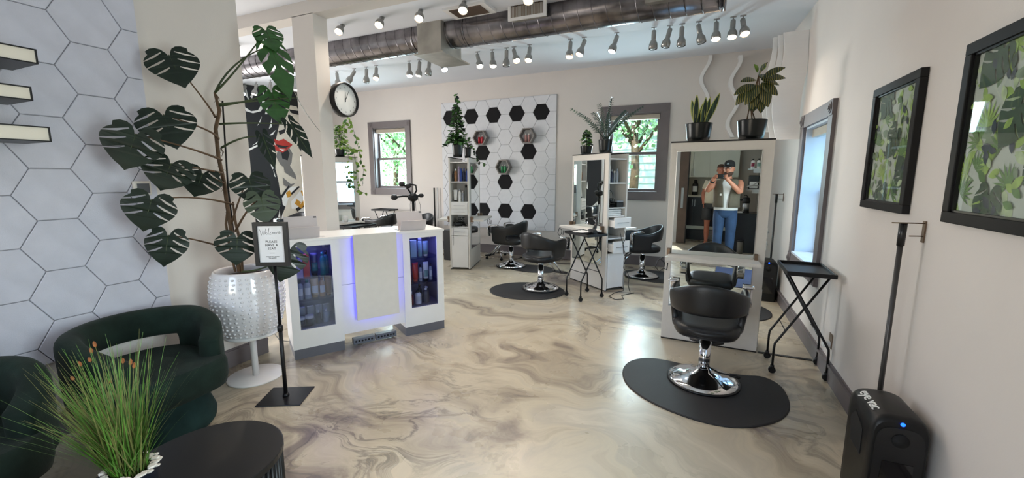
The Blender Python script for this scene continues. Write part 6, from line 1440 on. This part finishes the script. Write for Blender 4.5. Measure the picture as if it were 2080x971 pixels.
for x, z in ((-.060, .020), (-.060, -.012)): m.lathe([(0, 0), (.009, 0), (.009, .002), (0, .002)], n=14) if False else m.cyl((x+.10, .0045, z), (x+.10, .0065, z), .008, n=12)
obj('camera_lens', m, C_grey, PHN)
# ---- second man ------------------------------------------------------
Q = thing('person', 'man in cream t-shirt and dark shorts standing behind, partly hidden, in mirror', 'person', (-.17, -2.25, 0)); X1, Y1 = -.13, -2.25
B_ = MB()
B_.ring([[Vector((X1+ox+rx_*cos(2*pi*k/24), Y1+ry_*sin(2*pi*k/24), z)) for k in range(24)] for z, rx_, ry_, ox in ((.80, .12, .09, -.04), (.90, .15, .11, -.04), (1.06, .15, .12, -.03), (1.25, .165, .12, 0), (1.38, .17, .105, .02), (1.44, .12, .085, .03), (1.48, .06, .06, .05), (1.55, .055, .056, .07))])
hm, hT2 = head(Q, Vector((X1+.09, Y1+.03, 1.635)), radians(-10), M_skin2, 1.0); B_.add(hm.v, hm.f, True)
for sg in (-1, 1):
    a = Vector((X1+.02+sg*.165, Y1, 1.39)); b = Vector((X1-.02+sg*.21, Y1-.01, 1.13)); c = Vector((X1-.01+sg*.20, Y1+.05, .90)); d1, d2 = b-a, c-b
    limb(B_, [a, a+d1*.3, a+d1*.7, b, b+d2*.4, b+d2*.85, c], [.055, .052, .044, .042, .042, .028, .032], 12)
    for k in range(4):
        p0 = c+Vector((0, .026-.017*k, -.01)); L = (.9, 1, .95, .8)[k]; finger(B_, [p0, p0+Vector((-sg*.002, .004, -.040*L)), p0+Vector((-sg*.010, .006, -.066*L)), p0+Vector((-sg*.020, .006, -.084*L))])
    finger(B_, [c+Vector((0, .028, .0)), c+Vector((-sg*.006, .046, -.022)), c+Vector((-sg*.01, .050, -.042)), c+Vector((-sg*.012, .048, -.056))], .0095)
for sg in (-1, 1):
    hx = X1-.03+sg*.09; limb(B_, [(hx, Y1, .86), (hx, Y1+.01, .62), (hx, Y1+.01, .48), (hx, Y1-.01, .38), (hx, Y1-.025, .28), (hx, Y1-.02, .10), (hx, Y1-.01, .05)], [.085, .075, .058, .054, .058, .036, .038], 14)
    B_.ring([[Vector((hx+.042*k_*cos(a), Y1+.05+(.120*k_)*sin(a), z)) for a in [2*pi*i/16 for i in range(16)]] for z, k_ in ((.012, .95), (.03, 1), (.055, .8), (.07, .45))])
obj('body', B_, M_skin2, Q, world=True)
loft('tshirt', Q, [(X1+ox, Y1, z, a, b) for z, a, b, ox in ((.92, .180, .14, -.04), (1.06, .175, .138, -.03), (1.25, .182, .135, 0), (1.38, .185, .118, .02), (1.44, .13, .095, .03), (1.465, .075, .07, .04))], M_cream_t, world=True)
m = MB()
for sg in (-1, 1): a = Vector((X1+.02+sg*.155, Y1, 1.40)); b = Vector((X1+.0+sg*.20, Y1, 1.22)); m.tube([a, b], [.070, .068], 16)
obj('sleeves', m, M_cream_t, Q, world=True)
m = MB()
for sg in (-1, 1): hx = X1-.03+sg*.095; m.tube([(hx, Y1, .90), (hx+sg*.01, Y1, .72), (hx+sg*.015, Y1, .55)], [.10, .105, .105], 18)
m.ring([[Vector((X1-.035+rx_*cos(2*pi*k/24), Y1+ry_*sin(2*pi*k/24), z)) for k in range(24)] for z, rx_, ry_ in ((.80, .17, .12), (.88, .175, .13), (.97, .165, .125))]); obj('shorts', m, M_shorts, Q, world=True)
for sg in (-1, 1): hx = X1-.03+sg*.09; m = MB(); m.ring([[Vector((hx+.048*cos(a), Y1+.05+.132*sin(a), z)) for a in [2*pi*i/20 for i in range(20)]] for z in (0, .014)]); m.tube([(hx-.045, Y1+.06, .012), (hx-.02, Y1+.09, .066), (hx+.02, Y1+.09, .066), (hx+.045, Y1+.06, .012)], .010, 8); obj('sandal', m, M_tan, Q, world=True)
m = MB(); m.T = hT2; m.ring([[Vector((rx_*cos(2*pi*k/24), ry_*sin(2*pi*k/24)-.008, z)) for k in range(24)] for z, rx_, ry_ in ((.055, .080, .103), (.09, .073, .095), (.118, .05, .066), (.130, .018, .024))]); obj('hair', m, M_beard, Q, world=True)
m = MB(); m.T = hT2
for sx in (-1, 1): m.sphere((sx*.030, .080, .012), .011, 8, 6)
obj('eyes', m, M_eye, Q, world=True)
